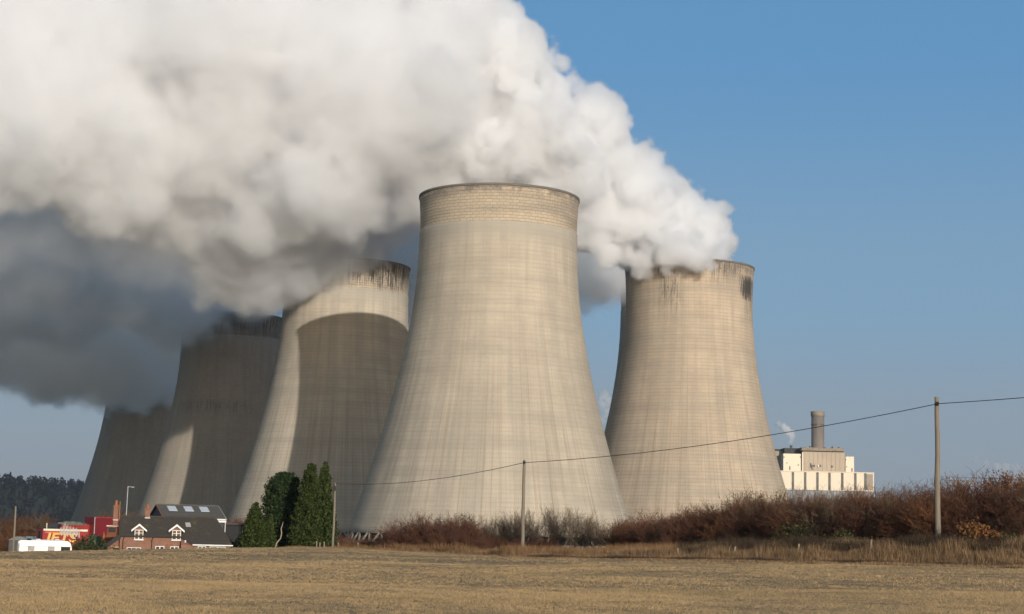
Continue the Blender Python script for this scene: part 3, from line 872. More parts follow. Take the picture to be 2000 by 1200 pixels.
# jagged silver flash over the lettering
jag = []
xj0, xj1 = 1.95, 4.4
rj = random.Random(4)
top_, bot_ = [], []
prof = [0.45, 0.62, 0.5, 1.25, 0.7, 1.0, 0.62, 0.9, 0.6, 0.8, 0.55, 0.75, 0.45, 0.55, 0.3]
for k, h in enumerate(prof):
    u = k / (len(prof) - 1)
    top_.append((xj0 + (xj1 - xj0) * u, Z(130, 1039 + 4 * u, td) - to.z + h * 0.95))
for k in range(len(prof) - 1, -1, -1):
    u = k / (len(prof) - 1)
    bot_.append((xj0 + (xj1 - xj0) * u, Z(130, 1042 + 4 * u, td) - to.z - (0.18 if k % 2 else -0.1)))
mbj = MB()
for k in range(len(prof) - 1):
    b0, b1 = bot_[len(prof) - 1 - k], bot_[len(prof) - 2 - k]
    g = 0.25
    w_ = top_[k + 1][0] - top_[k][0]
    mbj.prism([(b0[0], b0[1]), (b0[0] + w_ * (1 - g), b0[1] - 0.12), (top_[k][0] + w_ * (1 - g) * 0.8, top_[k + 1][1] * 0.6 + top_[k][1] * 0.4), (top_[k][0] + w_ * 0.3, top_[k][1])], 'y', -0.16, -0.105)
mbj.build("silver_emblem", m_silver, tr)

def plain_trailer(name, label, x0, x1, y0, d, mat, side=None, deep=2.5, rz=0.0, sheet=False):
    p = frame_at((x0 + x1) / 2, d)
    t = thing(name, label, "trailer", p, rz)
    a, b = X(x0, d) - p.x, X(x1, d) - p.x
    zt = Z((x0 + x1) / 2, y0, d) - p.z
    MB().box(a, b, 0, deep, 0.85, zt).build("body", mat, t, bevel=0.03)
    MB().box(a + 0.2, b - 0.2, 0.3, deep - 0.3, 0.5, 0.848).build("chassis", m_dark, t)
    for x in (a + 0.8, b - 1.7, b - 0.7):
        wheel(t, x, 0.05, 0.45)
    return t, a, b, zt
t2, a, b, zt = plain_trailer("covered_trailer", "faded red sheeted trailer behind the lettered one", 111, 174, 1024, 211, m_redtarp)
mb = MB()
n = 14
pts = []
for k in range(n + 1):
    u = k / n
    pts.append((a + (b - a) * u * 0.80, zt + 0.05 + 0.25 * math.sin(u * math.pi) ** 0.7 + 0.05 * math.sin(u * 23)))
mb.prism([(a, zt - 0.12)] + pts + [(pts[-1][0], zt - 0.12)], 'y', -0.05, 2.55)
mb.build("sheet", m_tarp, t2)
td3 = 213.0
p = frame_at(182.5, td3)
t3 = thing("box_trailer", "tall dark red box trailer with its shaded end towards the fairground trailer", "trailer", p, R(42))
zt = Z(190, 1010.5, td3) - p.z
MB().box(0, 8.0, 0, 2.5, 0.85, zt).build("body", m_dkred, t3, bevel=0.03)
MB().box(0.2, 7.8, 0.3, 2.2, 0.5, 0.848).build("chassis", m_dark, t3)
for x in (1.2, 5.6, 6.7):
    wheel(t3, x, 0.05, 0.45)
MB().box(-0.035, 0.055, -0.05, -0.003, 0.9, zt).build("corner_post", m_lead, t3)
MB().box(0.06, 8.0, -0.04, -0.003, zt - 0.1, zt + 0.02).build("top_rail", m_redtarp, t3)
cabp = frame_at(101, 209)
cb = thing("lorry_cab", "dark navy lorry cab behind the lettered trailer", "lorry", cabp)
a, b = X(92, 209) - cabp.x, X(111, 209) - cabp.x
zt = Z(100, 1023, 209) - cabp.z
MB().prism([(a, 0.6), (b, 0.6), (b, zt), (a + 0.25, zt), (a, zt - 0.9)], 'y', 0, 2.3).build("body", m_navy, cb)
MB().box(a + 0.35, b - 0.15, -0.03, -0.003, zt - 1.0, zt - 0.35).build("side_window", m_glass, cb)
MB().tube([(a - 0.15, 0.2, 0.6), (a - 0.15, 0.2, zt + 0.05)], 0.06, 8).build("exhaust_stack", m_cream, cb)
wheel(cb, (a + b) / 2, 0.0, 0.45)
# grey shed / vans at left
gp = frame_at(42, 232)
gt = thing("low_outbuilding", "low grey outbuilding with a curved roof behind the caravan", "outbuilding", gp)
a, b = X(18, 232) - gp.x, X(53, 232) - gp.x
zt = Z(40, 1048, 232) - gp.z
MB().box(a, b, 0, 3, -0.2, zt - 0.5).build("wall", paint("weathered_boards", (0.10, 0.095, 0.09), 0.9), gt)
MB().prism([(a - 0.1, zt - 0.5), (b + 0.1, zt - 0.5), (b - 0.3, zt - 0.1), ((a + b) / 2, zt), (a + 0.6, zt - 0.15)], 'y', -0.15, 3.2).build("roof", paint("weathered_sheet", (0.19, 0.18, 0.17), 0.8), gt)
gp = frame_at(59, 228)
vn = thing("van", "blue-grey van parked beside the low outbuilding", "van", gp)
a, b = X(51, 228) - gp.x, X(68, 228) - gp.x
zt = Z(59, 1048, 228) - gp.z
MB().prism([(a, 0.4), (b, 0.4), (b, zt - 0.7), (b - 0.22, zt - 0.1), (b - 0.4, zt), (a, zt)], 'y', 0, 1.9).build("body", paint("blue_grey_paint", (0.15, 0.19, 0.24), 0.4), vn, bevel=0.02)
MB().box(a + 0.15, b - 0.45, -0.03, -0.003, zt - 0.7, zt - 0.25).build("side_window", m_glass, vn)
wheel(vn, a + 0.25, -0.02, 0.35, 0.33, 0.2); wheel(vn, b - 0.3, -0.02, 0.35, 0.33, 0.2)
# green container
gp = frame_at(182, 197)
gt = thing("storage_container", "faded green metal container behind the garden bush", "container", gp)
a, b = X(173, 197) - gp.x, X(192.5, 197) - gp.x
zt = Z(182, 1047, 197) - gp.z
MB().box(a, b, 0, 1.6, 0.0, zt).build("body", m_greent, gt, bevel=0.02)
mb = MB()
for k in range(6):
    x = a + (b - a) * (k + 0.5) / 6
    mb.box(x - 0.03, x + 0.03, -0.03, -0.002, 0.1, zt - 0.1)
mb.build("ribs", m_greent, gt)
# excavator with yellow arm and orange cab
ep = frame_at(212, 199)
ex = thing("excavator", "orange-cabbed digger with a yellow arm beside the cottage's outhouse", "digger", ep)
a, b = X(208, 199) - ep.x, X(227, 199) - ep.x
zt = Z(217, 1026.5, 199) - ep.z
zk = Z(217, 1046, 199) - ep.z
MB().box(a - 0.1, b + 0.1, 0, 1.7, 0.7, zk).build("body", m_cab, ex, bevel=0.04)
cbn = MB().prism([(a, zk + 0.002), (b, zk + 0.002), (b, zt - 0.12), (a + 0.1, zt - 0.12)], 'y', 0.1, 1.4).build("cab", m_cab, ex)
MB().box(a + 0.15, b - 0.1, 0.06, 0.097, zk + 0.35, zt - 0.25).build("cab_window", m_glass, cbn)
MB().box(a - 0.05, b + 0.05, 0.0, 1.5, zt - 0.118, zt).build("cab_roof", m_cream, cbn)
MB().tube([(a - 0.1, 0.8, 1.1), (X(200, 199) - ep.x, 0.8, Z(200, 1041, 199) - ep.z), (X(196, 199) - ep.x, 0.8, 0.9)], [0.16, 0.13, 0.10], 8).build("arm", m_digger, ex)
bx = X(196, 199) - ep.x
MB().prism([(bx - 0.3, 0.0), (bx + 0.35, 0.15), (bx + 0.25, 0.9), (bx - 0.15, 0.8)], 'y', 0.4, 1.2).build("bucket", m_digger, ex)
for y in (0.0, 1.35):
    MB().tube([(a - 0.1, y, 0.35), (b + 0.1, y, 0.35), (b + 0.1, y, 0.36)], 0.33, 10).build("track", m_tyre, ex)

# caravan
kd = 176.0
kp = frame_at(89, kd)
cv = thing("caravan", "white touring caravan with three side windows at the field's left edge", "caravan", kp, R(19))
a, b = X(37, kd, 1065) - kp.x, X(141, kd, 1065) - kp.x
zt = Z(89, 1056.5, kd) - kp.z
m_cvw = paint("caravan_white", (0.80, 0.76, 0.66), 0.4, 0.4, 0.06)
MB().prism([(a + 0.05, 0.5), (b - 0.05, 0.5), (b, 0.75), (b - 0.12, zt - 0.55), (b - 0.25, zt - 0.2), (b - 0.5, zt - 0.02), (a + 0.25, zt), (a + 0.03, zt - 0.12), (a, 0.8)], 'y', 0, 2.2).build("body", m_cvw, cv, bevel=0.03)
MB().prism([(a - 0.02, 0.55), (a + 0.16, 0.5), (a + 0.16, zt - 0.25), (a - 0.02, zt - 0.35)], 'y', -0.012, -0.003).build("corner_trim", paint("grey_trim", (0.25, 0.24, 0.23), 0.6), cv)
MB().box(X(65, kd) - kp.x, X(125, kd) - kp.x, 0.5, 1.9, zt - 0.03, zt + 0.10).build("roof_rack", m_lead, cv)
for px in (77, 113):
    MB().box(X(px - 4, kd) - kp.x, X(px + 4, kd) - kp.x, 0.8, 1.4, zt + 0.002, zt + 0.16).build("roof_vent", m_white, cv)
for (p0, p1, y0, y1) in ((57.5, 69, 1068, 1075.8), (95.5, 107, 1068, 1075.8), (120, 137, 1068, 1076)):
    x0, x1, z0, z1 = X(p0, kd) - kp.x, X(p1, kd) - kp.x, Z(90, y1, kd) - kp.z, Z(90, y0, kd) - kp.z
    w_ = MB().box(x0 - 0.03, x1 + 0.03, -0.03, -0.003, z0 - 0.03, z1 + 0.03).build("window", paint("grey_rubber", (0.2, 0.19, 0.18), 0.6), cv)
    MB().box(x0, x1, -0.045, -0.032, z0, z1).build("pane", paint("net_curtained_glass", (0.30, 0.29, 0.28), 0.15, 0.5) if p0 < 110 else m_glass, w_)
MB().box(a + 0.05, b - 0.1, -0.012, -0.002, zt - 0.62, zt - 0.57).build("trim_line", m_lead, cv)
wheel(cv, (a + b) / 2 + 0.2, 0.02, 0.3, 0.3, 0.2)
MB().tube([(b - 0.1, 1.1, 0.5), (b + 1.1, 1.1, 0.42)], 0.05, 8).build("tow_bar", m_steel, cv)

# ------------------------------------------------------------------ poles, cable, posts
def pole(px, top, d, w0, w1, label, cat="utility pole", name="utility_pole", group=None):
    p = at(px, 1070, d); g = gz(p.x, d)
    zt = at(px, top, d).z - g
    t = thing(name, label, cat, (p.x, d, g), 0, group)
    rp = random.Random(int(px))
    pts, rad = [], []
    for k in range(9):
        u = k / 8
        pts.append((rp.uniform(-1, 1) * 0.012 * zt * 0.3 * math.sin(u * 3.1), rp.uniform(-1, 1) * 0.02, -0.4 + (zt + 0.4) * u))
        rad.append(w0 / 2 + (w1 - w0) / 2 * u)
    MB().tube(pts, rad, 12).build("shaft", m_wood_pole, t, smooth=False)
    return t, Vector((p.x, d, g)), zt
t, p1, h1 = pole(1832.5, 776, 105.0, 0.37, 0.27, "nearest tall wooden pole standing in the thicket edge at right")
MB().tube([(0, -0.13, h1 - 0.42), (0, -0.28, h1 - 0.42)], 0.05, 8).build("bracket", m_steel, t)
MB().tube([(0, -0.24, h1 - 0.30), (0, -0.24, h1 - 0.52)], 0.06, 8).build("insulator", m_cable, t)
t, p2, h2 = pole(1020.5, 899, 136.0, 0.30, 0.22, "wooden pole at the field edge in front of the front tower")
MB().tube([(0, -0.11, h2 - 0.2), (0, -0.22, h2 - 0.2)], 0.05, 8).build("bracket", m_steel, t)
MB().tube([(0, -0.20, h2 - 0.08), (0, -0.20, h2 - 0.3)], 0.055, 8).build("insulator", m_cable, t)
t, p3, h3 = pole(650, 943, 186.0, 0.28, 0.22, "thin wooden pole beside the conifers with dark fittings at its top")
MB().box(-0.14, 0.14, -0.26, -0.10, h3 - 0.85, h3 - 0.35).build("switch_box", m_cable, t)
MB().tube([(0.0, -0.1, h3 - 0.1), (0.0, -0.22, h3 - 0.1)], 0.05, 8).build("bracket", m_steel, t)
pole(26, 989, 168.0, 0.20, 0.17, "grey-brown post standing alone left of the caravan", "post", "tall_post")
t, pq, hq = pole(230, 979, 186.5, 0.13, 0.11, "thin rust-orange lit pole against the cottage's left gable", "post", "thin_pole")
t.children[0].data.materials[0] = m_rusty

def span(a, b, sag, n=28):
    return [a.lerp(b, k / n) - Vector((0, 0, sag * 4 * (k / n) * (1 - k / n))) for k in range(n + 1)]
A = p3 + Vector((0, -0.22, h3 - 0.1)); B = p2 + Vector((0, -0.22, h2 - 0.2)); D_ = p1 + Vector((0, -0.28, h1 - 0.42))
E_ = Vector((50.7, 74.0, D_.z + 2.2))
cb_ = MB()
pts = span(A, B, 0.62) + span(B, D_, 0.55)[1:] + span(D_, E_, 0.5)[1:]
cb_.tube(pts, 0.023, 6)
o_ = cb_.build("overhead_cable", m_cable, None, smooth=True)
tag(o_, "black twisted overhead cable strung between the three wooden poles", "cable")

# lamp post behind the cottage
lp = frame_at(243, 214)
zt = Z(244, 950, 214) - lp.z
lm = thing("street_lamp", "slim grey street lamp with one arm, rising behind the cottage's left chimney", "street lamp", lp)
xa = X(262, 214, 952) - lp.x
MB().tube([(0, 0, -0.2), (0.02, 0, 3), (0.09, 0, zt)], [0.09, 0.07, 0.055], 8).build("post", m_steel, lm)
MB().tube([(0.09, 0, zt - 0.04), (xa * 0.6, 0, zt - 0.07)], 0.045, 8).build("arm", m_steel, lm)
MB().box(xa * 0.6, xa, -0.1, 0.1, zt - 0.15, zt - 0.03).build("lamp_head", m_steel, lm)

# H-pole with insulators beyond the thicket
hp = frame_at(1880, 172)
hpo = thing("electricity_pole", "twin-post electricity pole with white insulators rising out of the far right thicket", "electricity pole", hp)
za, zb = Z(1880, 938, 172) - hp.z, Z(1880, 950, 172) - hp.z
for px in (1872, 1890):
    x = X(px, 172, 950) - hp.x
    MB().tube([(x, 0, -0.3), (x, 0, za)], 0.13, 8).build("post", m_wood_pole, hpo)
for z, w in ((za - 0.08, 1.25), (zb, 1.25)):
    MB().box(-w, w, -0.28, -0.135, z - 0.05, z + 0.05).build("crossarm", m_wood_pole, hpo)
for k in range(3):
    x = -1.2 + 1.2 * k
    MB().tube([(x, -0.2, za), (x, -0.2, za + 0.25)], [0.07, 0.05], 8).build("insulator", m_lead, hpo)
w_ = MB()
for dy, zz in ((0, 0.26),):
    for x in (-1.2, 1.2):
        a0 = Vector((hp.x + x, 172 - 0.2, hp.z + za + zz))
        w_.tube(span(a0 + Vector((10 if x < 0 else 14, 240, -3.0)), a0, 2.0, 16) + span(a0, a0 + Vector((60, -20, 1.6)), 0.9, 16)[1:], 0.014, 5)
o_ = w_.build("power_wires", m_cable)
tag(o_, "pair of thin wires running to the twin-post electricity pole", "wires")

# fence stakes
SG = "weathered stakes of the old fence along the field edge"
stakes = [(618, 1057, 3, 0), (624, 1060, 3, 0.05), (633, 1058, 3, -0.04), (660, 1060, 3, 0.03), (699, 1060, 3, 0), (883, 1067, 3, 0.1), (967, 1071, 3, 0), (1187, 1076, 4, 0),
          (1234, 1076, 4, 0.02), (1278, 1074, 3, 0.05), (1322, 1071, 3, 0.12), (1432, 1067, 3, 0.22), (1557, 1062, 3, 0.15), (1699, 1054, 3.5, 0.1)]
SLAB = {1322: "pale leaning fence stake left of the most tilted one", 1432: "most tilted pale fence stake in front of the thicket", 1557: "short thick leaning stake in the grass under the power house",
        1699: "fence stake in tall grass left of the nearest pole", 1278: "grey fence stake, first left of the leaning ones", 660: "fence stake just right of the thin pole", 883: "slanting fence stake before the rounded clump"}
for (px, top, off, tilt) in stakes:
    d = float(np.interp(px, Q_PX, Q_D)) + off
    p = at(px, 1080, d); g = gz(p.x, d)
    h = at(px, top, d).z - g
    me = MB()
    me.prism([(-0.055, -0.05), (0.05, -0.055), (0.06, 0.05), (-0.05, 0.055)], 'z', -0.3, h * 0.97)
    me.prism([(-0.05, -0.05), (0.05, -0.05), (0.03, 0.03), (-0.03, 0.03)], 'z', h * 0.97 + 0.001, h)
    o_ = me.build("fence_stake", m_stake)
    o_.location = (p.x, d, g); o_.rotation_euler = (0, tilt, 0)
    tag(o_, SLAB.get(px, "small upright weathered fence stake at the field edge"), "fence stake", SG)
# dead bent stem beside the small conifer
ds = frame_at(541, 184)
pts = []
for px, py in ((537, 1072), (541, 1060), (548, 1052), (550, 1042), (549, 1033), (551.5, 1026), (553, 1020)):
    q = at(px, py, 184); pts.append(q - ds)
o_ = MB().tube(pts, [0.07, 0.07, 0.06, 0.06, 0.05, 0.04, 0.02], 8).build("dead_stem", paint("bleached_wood", (0.34, 0.28, 0.20), 0.9), None, smooth=True)
o_.location = ds
tag(o_, "bleached bent dead stem between the small and the dark conifer", "dead tree")
# small trailer half hidden in scrub
wp = frame_at(1177, 178)
wt = thing("field_trailer", "little blue and white farm trailer half hidden among bare saplings", "trailer", wp)
a, b = X(1164, 178) - wp.x, X(1181, 178) - wp.x
z1 = Z(1172, 1067, 178) - wp.z; z0 = Z(1172, 1072, 178) - wp.z
MB().box(a, b, 0, 1.2, z0 + 0.05, z1).build("roof_board", m_white, wt)
for x in (a + 0.06, b - 0.06):
    MB().box(x - 0.03, x + 0.03, 0.05, 0.11, 0.3, z0 + 0.048).build("corner_post", m_dark, wt)
MB().box(X(1172, 178) - wp.x, X(1183, 178) - wp.x, -0.1, 1.0, 0.25, z0 - 0.12).build("tank", paint("pale_blue_paint", (0.22, 0.30, 0.36), 0.5), wt)
wheel(wt, (a + b) / 2, -0.12, 0.25, 0.25, 0.15)
# ------------------------------------------------------------------ vegetation
def island_mat(name, cols, rough=0.85, trans=0.25, obj_var=0.25, patch=None):
    """Colour picked per leaf / twig, slightly different on each plant."""
    m, t = new_mat(name)
    g = t.n("ShaderNodeNewGeometry").outputs["Random Per Island"]
    oi = t.n("ShaderNodeObjectInfo").outputs["Random"]
    r = t.n("ShaderNodeValToRGB")
    r.color_ramp.interpolation = 'CONSTANT' if len(cols) > 2 else 'LINEAR'
    els = r.color_ramp.elements
    while len(els) < len(cols):
        els.new(0.5)
    for k, c in enumerate(cols):
        els[k].position = k / len(cols) if len(cols) > 2 else float(k)
        els[k].color = (*c, 1)
    t.l(g, r.inputs[0])
    k = t.math('ADD', 1.0 - obj_var / 2, t.math('MULTIPLY', oi, obj_var))
    col = t.mix(1.0, r.outputs[0], t.comb(k, k, k), 'MULTIPLY')
    if patch:                                        # damp green and brown patches across the sward
        q = t.obj()
        pa, pb_, pc = t.noise(q, 0.10, 5, 0.65), t.noise(q, 0.55, 4, 0.65), t.noise(t.scalev(q, (0.06, 0.30, 1)), 1.0, 4, 0.6)
        col = t.mix(t.ramp(pb_, 0.50, 0.70, 0, 0.40), col, (0.25, 0.165, 0.085))
        col = t.mix(t.math('MULTIPLY', t.ramp(pa, 0.50, 0.62), t.ramp(pb_, 0.42, 0.58, 0.1, 0.55)), col, (0.20, 0.165, 0.08))
        col = t.mix(t.ramp(pc, 0.52, 0.66, 0, 0.45), col, (0.40, 0.31, 0.19))
    d = t.n("ShaderNodeBsdfDiffuse"); t.l(col, d.inputs[0])
    tr = t.n("ShaderNodeBsdfTranslucent"); t.l(col, tr.inputs[0])
    ms = t.n("ShaderNodeMixShader"); ms.inputs[0].default_value = trans
    t.l(d.outputs[0], ms.inputs[1]); t.l(tr.outputs[0], ms.inputs[2])
    t.l(ms.outputs[0], t.out.inputs[0])
    return m

m_twig_red = island_mat("twigs_red_brown", [(0.155, 0.068, 0.044), (0.115, 0.052, 0.036), (0.185, 0.095, 0.058), (0.085, 0.047, 0.034)], trans=0.0)
m_twig_grey = island_mat("twigs_grey_brown", [(0.14, 0.098, 0.066), (0.105, 0.072, 0.05), (0.175, 0.13, 0.088)], trans=0.0)
m_twig_dark = island_mat("twigs_dark", [(0.062, 0.042, 0.03), (0.085, 0.052, 0.036), (0.045, 0.042, 0.026)], trans=0.0)
m_twig_rust = island_mat("twigs_rust", [(0.16, 0.072, 0.035), (0.125, 0.055, 0.03), (0.19, 0.10, 0.05)], trans=0.0)
m_leaf_brown = island_mat("dead_leaves", [(0.22, 0.10, 0.04), (0.17, 0.072, 0.03), (0.28, 0.145, 0.06)])
m_leaf_pale = island_mat("pale_dead_leaves", [(0.30, 0.19, 0.09), (0.23, 0.135, 0.06), (0.35, 0.235, 0.12)])
m_leaf_green = island_mat("bramble_leaves", [(0.055, 0.07, 0.028), (0.08, 0.085, 0.035), (0.045, 0.055, 0.022)])
m_leaf_sap = island_mat("sapling_leaves", [(0.10, 0.115, 0.04), (0.14, 0.14, 0.05), (0.08, 0.095, 0.035)])
m_conifer_l = island_mat("conifer_light", [(0.034, 0.050, 0.014), (0.050, 0.068, 0.019), (0.022, 0.036, 0.011), (0.075, 0.088, 0.026)], trans=0.1)
m_conifer_d = island_mat("conifer_dark", [(0.018, 0.032, 0.014), (0.027, 0.045, 0.018), (0.014, 0.024, 0.010), (0.05, 0.066, 0.022)], trans=0.1)
m_straw = island_mat("straw_blades", [(0.35, 0.225, 0.12), (0.25, 0.15, 0.078), (0.41, 0.285, 0.16), (0.15, 0.092, 0.05), (0.30, 0.19, 0.10), (0.10, 0.065, 0.038)], trans=0.2)
m_stub = island_mat("pasture_blades", [(0.48, 0.330, 0.170), (0.41, 0.278, 0.142), (0.53, 0.38, 0.205), (0.32, 0.212, 0.108), (0.46, 0.312, 0.162), (0.35, 0.246, 0.12)], trans=0.2, patch=True)
m_rust_weed = island_mat("rusty_weeds", [(0.20, 0.10, 0.045), (0.15, 0.072, 0.035), (0.26, 0.15, 0.07), (0.11, 0.06, 0.035), (0.24, 0.17, 0.09)], trans=0.1)
m_bark, t_ = new_mat("bark")
t_.principled(t_.mix(t_.noise(t_.scalev(t_.obj(), (6, 6, 1.0)), 1.0, 4), (0.05, 0.036, 0.025), (0.13, 0.098, 0.07)), 0.9, 0.1)

def prisms(P, Q, W0, W1):
    """Three-sided tapered sticks P->Q; arrays (n,3),(n,3),(n,),(n,)."""
    P = np.asarray(P); Q = np.asarray(Q); W0 = np.asarray(W0)[:, None]; W1 = np.asarray(W1)[:, None]
    d = Q - P
    d /= np.maximum(np.linalg.norm(d, axis=1, keepdims=True), 1e-6)
    ref = np.where(np.abs(d[:, 2:3]) < 0.9, np.array([[0, 0, 1.0]]), np.array([[1.0, 0, 0]]))
    s = np.cross(d, ref); s /= np.linalg.norm(s, axis=1, keepdims=True)
    u = np.cross(s, d)
    vs = []
    for k in range(3):
        a = k * 2 * math.pi / 3
        vs.append(P + (s * math.cos(a) + u * math.sin(a)) * W0 * 0.5)
    for k in range(3):
        a = k * 2 * math.pi / 3
        vs.append(Q + (s * math.cos(a) + u * math.sin(a)) * W1 * 0.5)
    V = np.stack(vs, 1).reshape(-1, 3)
    b = np.arange(len(P))[:, None] * 6
    F_ = np.concatenate([b + np.array([[k, (k + 1) % 3, 3 + (k + 1) % 3, 3 + k]]) for k in range(3)])
    return V, F_

def branchy(rng, stems, height, spread, levels, per, twig_w, upright=0.5, base_r=0.25, wig=0.25):
    """Sticks of a bare many-stemmed shrub or tree: list of (p, q, w0, w1) and tip points."""
    P, Q, A, B, tips = [], [], [], [], []
    def grow_(p, d, ln, w, lev):
        n = 3
        q = p
        for k in range(n):
            d = d + rng.normal(size=3) * wig * 0.5
            d[2] += 0.10 * upright
            d = d / np.linalg.norm(d)
            r = q + d * ln / n
            w2 = max(w * 0.82, twig_w * 0.6)
            P.append(q); Q.append(r); A.append(w); B.append(w2)
            if lev < levels:
                for _ in range(per[lev]):
                    e = d + rng.normal(size=3) * (0.85 - 0.35 * upright)
                    e[2] += 0.25 * upright
                    e /= np.linalg.norm(e)
                    pos = q + (r - q) * rng.uniform(0.2, 1)
                    grow_(pos, e, ln * rng.uniform(0.42, 0.66), max(w2 * 0.55, twig_w), lev + 1)
            q, w = r, w2
        tips.append(q)
    for _ in range(stems):
        a = rng.uniform(0, 2 * math.pi)
        p = np.array([math.cos(a), math.sin(a), 0]) * base_r * rng.uniform(0, 1)
        p[2] = -0.25
        tilt = rng.uniform(0.05, spread)
        d = np.array([math.cos(a) * tilt, math.sin(a) * tilt, 1.0]); d /= np.linalg.norm(d)
        grow_(p, d, height * rng.uniform(0.6, 0.85), 0.02 + 0.016 * height, 0)
    return np.array(P), np.array(Q), np.array(A), np.array(B), np.array(tips)

def leaf_quads(rng, centres, size, jitter, elong=1.4, droop=0.0):
    n = len(centres)
    c = np.asarray(centres) + rng.normal(size=(n, 3)) * jitter
    a = rng.normal(size=(n, 3)); a[:, 2] -= droop; a /= np.linalg.norm(a, axis=1, keepdims=True)
    b = rng.normal(size=(n, 3)); b = np.cross(a, b); b /= np.linalg.norm(b, axis=1, keepdims=True)
    s = size * rng.uniform(0.6, 1.4, size=(n, 1))
    A = a * s * elong * 0.5; B = b * s * 0.5
    V = np.stack([c - A, c + B, c + A, c - B], 1).reshape(-1, 3)
    return V, np.arange(4 * n).reshape(n, 4)

def joinvf(parts):
    vs, fs, o_ = [], [], 0
    for v, f in parts:
        vs.append(v); fs.append(f + o_); o_ += len(v)
    return np.concatenate(vs), np.concatenate(fs)

def shrub_mesh(seed, **kw):
    rng = np.random.default_rng(seed)
    P, Q, A, B, tips = branchy(rng, **kw)
    return mesh_np("bare_twigs", *prisms(P, Q, A, B)), tips

SHRUB = {}
def shrub_kind(key, mat, n, seed, **kw):
    L = []
    for k in range(n):
        me, tips = shrub_mesh(seed + k, **kw)
        me.materials.append(mat)
        L.append((me, tips, max(v.co.z for v in me.vertices)))
    SHRUB[key] = L
shrub_kind("red", m_twig_red, 3, 11, stems=13, height=3.6, spread=0.75, levels=3, per=(3, 2, 2), twig_w=0.018, upright=0.55, base_r=0.7)
shrub_kind("rust", m_twig_rust, 2, 31, stems=13, height=3.4, spread=0.8, levels=3, per=(3, 2, 2), twig_w=0.018, upright=0.5, base_r=0.7)
shrub_kind("dark", m_twig_dark, 2, 41, stems=8, height=3.0, spread=1.1, levels=3, per=(3, 2, 2), twig_w=0.02, upright=0.3, base_r=0.8)
shrub_kind("sapling", m_twig_grey, 3, 51, stems=3, height=4.6, spread=0.30, levels=3, per=(3, 3, 2), twig_w=0.015, upright=0.9, base_r=0.25)
shrub_kind("tree", m_twig_grey, 2, 61, stems=1, height=5.4, spread=0.12, levels=3, per=(4, 3, 2), twig_w=0.028, upright=0.7, base_r=0.05)

rv = np.random.default_rng(77)
def plant(name, key, x, y, h, label, cat, group, mat=None, wide=1.0):
    me, tips, top = SHRUB[key][int(rv.integers(len(SHRUB[key])))]
    if mat is not None:
        me = me.copy(); me.materials.clear(); me.materials.append(mat)
    o = bpy.data.objects.new(name, me)
    C.objects.link(o)
    s = h / top
    o.location = (x, y, gz(x, y))
    o.scale = (s * wide, s * wide, s)
    o.rotation_euler = (0, 0, rv.uniform(0, 6.28))
    return tag(o, label, cat, group)

def hedge_row(x0, x1, step, dep, top, key_p, name, label, cat, group, jit=1.0):
    """Plants along pixel columns x0..x1; dep(px), top(px) give distance and the row of their tops."""
    px = x0
    while px < x1:
        d = dep(px) + rv.uniform(-1, 1) * jit
        p = at(px, 1060, d)
        g = gz(p.x, d)
        ht = at(px, top(px), d).z - g
        ht *= rv.uniform(0.86, 1.06)
        key = key_p[int(rv.integers(len(key_p)))]
        plant(name, key, p.x, d, max(ht, 0.6), label[key] if isinstance(label, dict) else label, cat, group[key] if isinstance(group, dict) else group, wide=rv.uniform(1.1, 1.5) if key in ("red", "rust") else rv.uniform(0.9, 1.25))
        px += step * rv.uniform(0.75, 1.25)

fi = lambda xs, ys: (lambda p: float(np.interp(p, xs, ys)))
hd = fi([1230, 1300, 1600, 2000, 2200], [142, 134, 118, 104, 98])
ht = fi([1215, 1260, 1330, 1420, 1480, 1560, 1640, 1700, 1800, 1850, 1900, 1950, 2000, 2100], [1006, 998, 984, 972, 952, 954, 946, 944, 940, 936, 934, 926, 918, 914])
HL = {"red": "red-brown bare shrub in the dense thicket along the right field edge",
      "rust": "rust-orange twiggy shrub in the dense thicket along the right field edge",
      "dark": "dark low tangled shrub at the foot of the right-hand thicket"}
HG = {"red": "red-brown shrubs of the right-hand thicket", "rust": "rusty shrubs of the right-hand thicket", "dark": "dark low shrubs of the right-hand thicket"}
hedge_row(1222, 2090, 21, lambda p: hd(p) + 9, lambda p: ht(p) - 4, ["red", "red", "rust"], "bare_shrub", HL, "shrub", HG, 2.0)
hedge_row(1232, 2080, 20, lambda p: hd(p) + 4, lambda p: ht(p) + 10, ["red", "red", "rust"], "bare_shrub", HL, "shrub", HG, 1.6)
hedge_row(1240, 2080, 22, lambda p: hd(p), lambda p: ht(p) * 0.62 + 1075 * 0.38, ["red", "dark"], "bare_shrub", HL, "shrub", HG, 1.2)
hedge_row(1235, 2080, 20, lambda p: hd(p) + 1.5, lambda p: ht(p) * 0.80 + 1075 * 0.20, ["red", "rust", "red"], "bare_shrub", HL, "shrub", HG, 1.4)
hedge_row(1260, 2060, 26, lambda p: hd(p) - 1.5, lambda p: ht(p) * 0.35 + 1075 * 0.65, ["dark"], "bare_shrub", HL, "shrub", HG, 0.8)

hedge_row(1440, 2080, 62, lambda p: hd(p) + 2, lambda p: ht(p) - 6, ["sapling"], "bare_sapling", "pale grey bare sapling rising out of the red-brown right-hand thicket", "tree", "pale saplings in the right-hand thicket", 2.0)
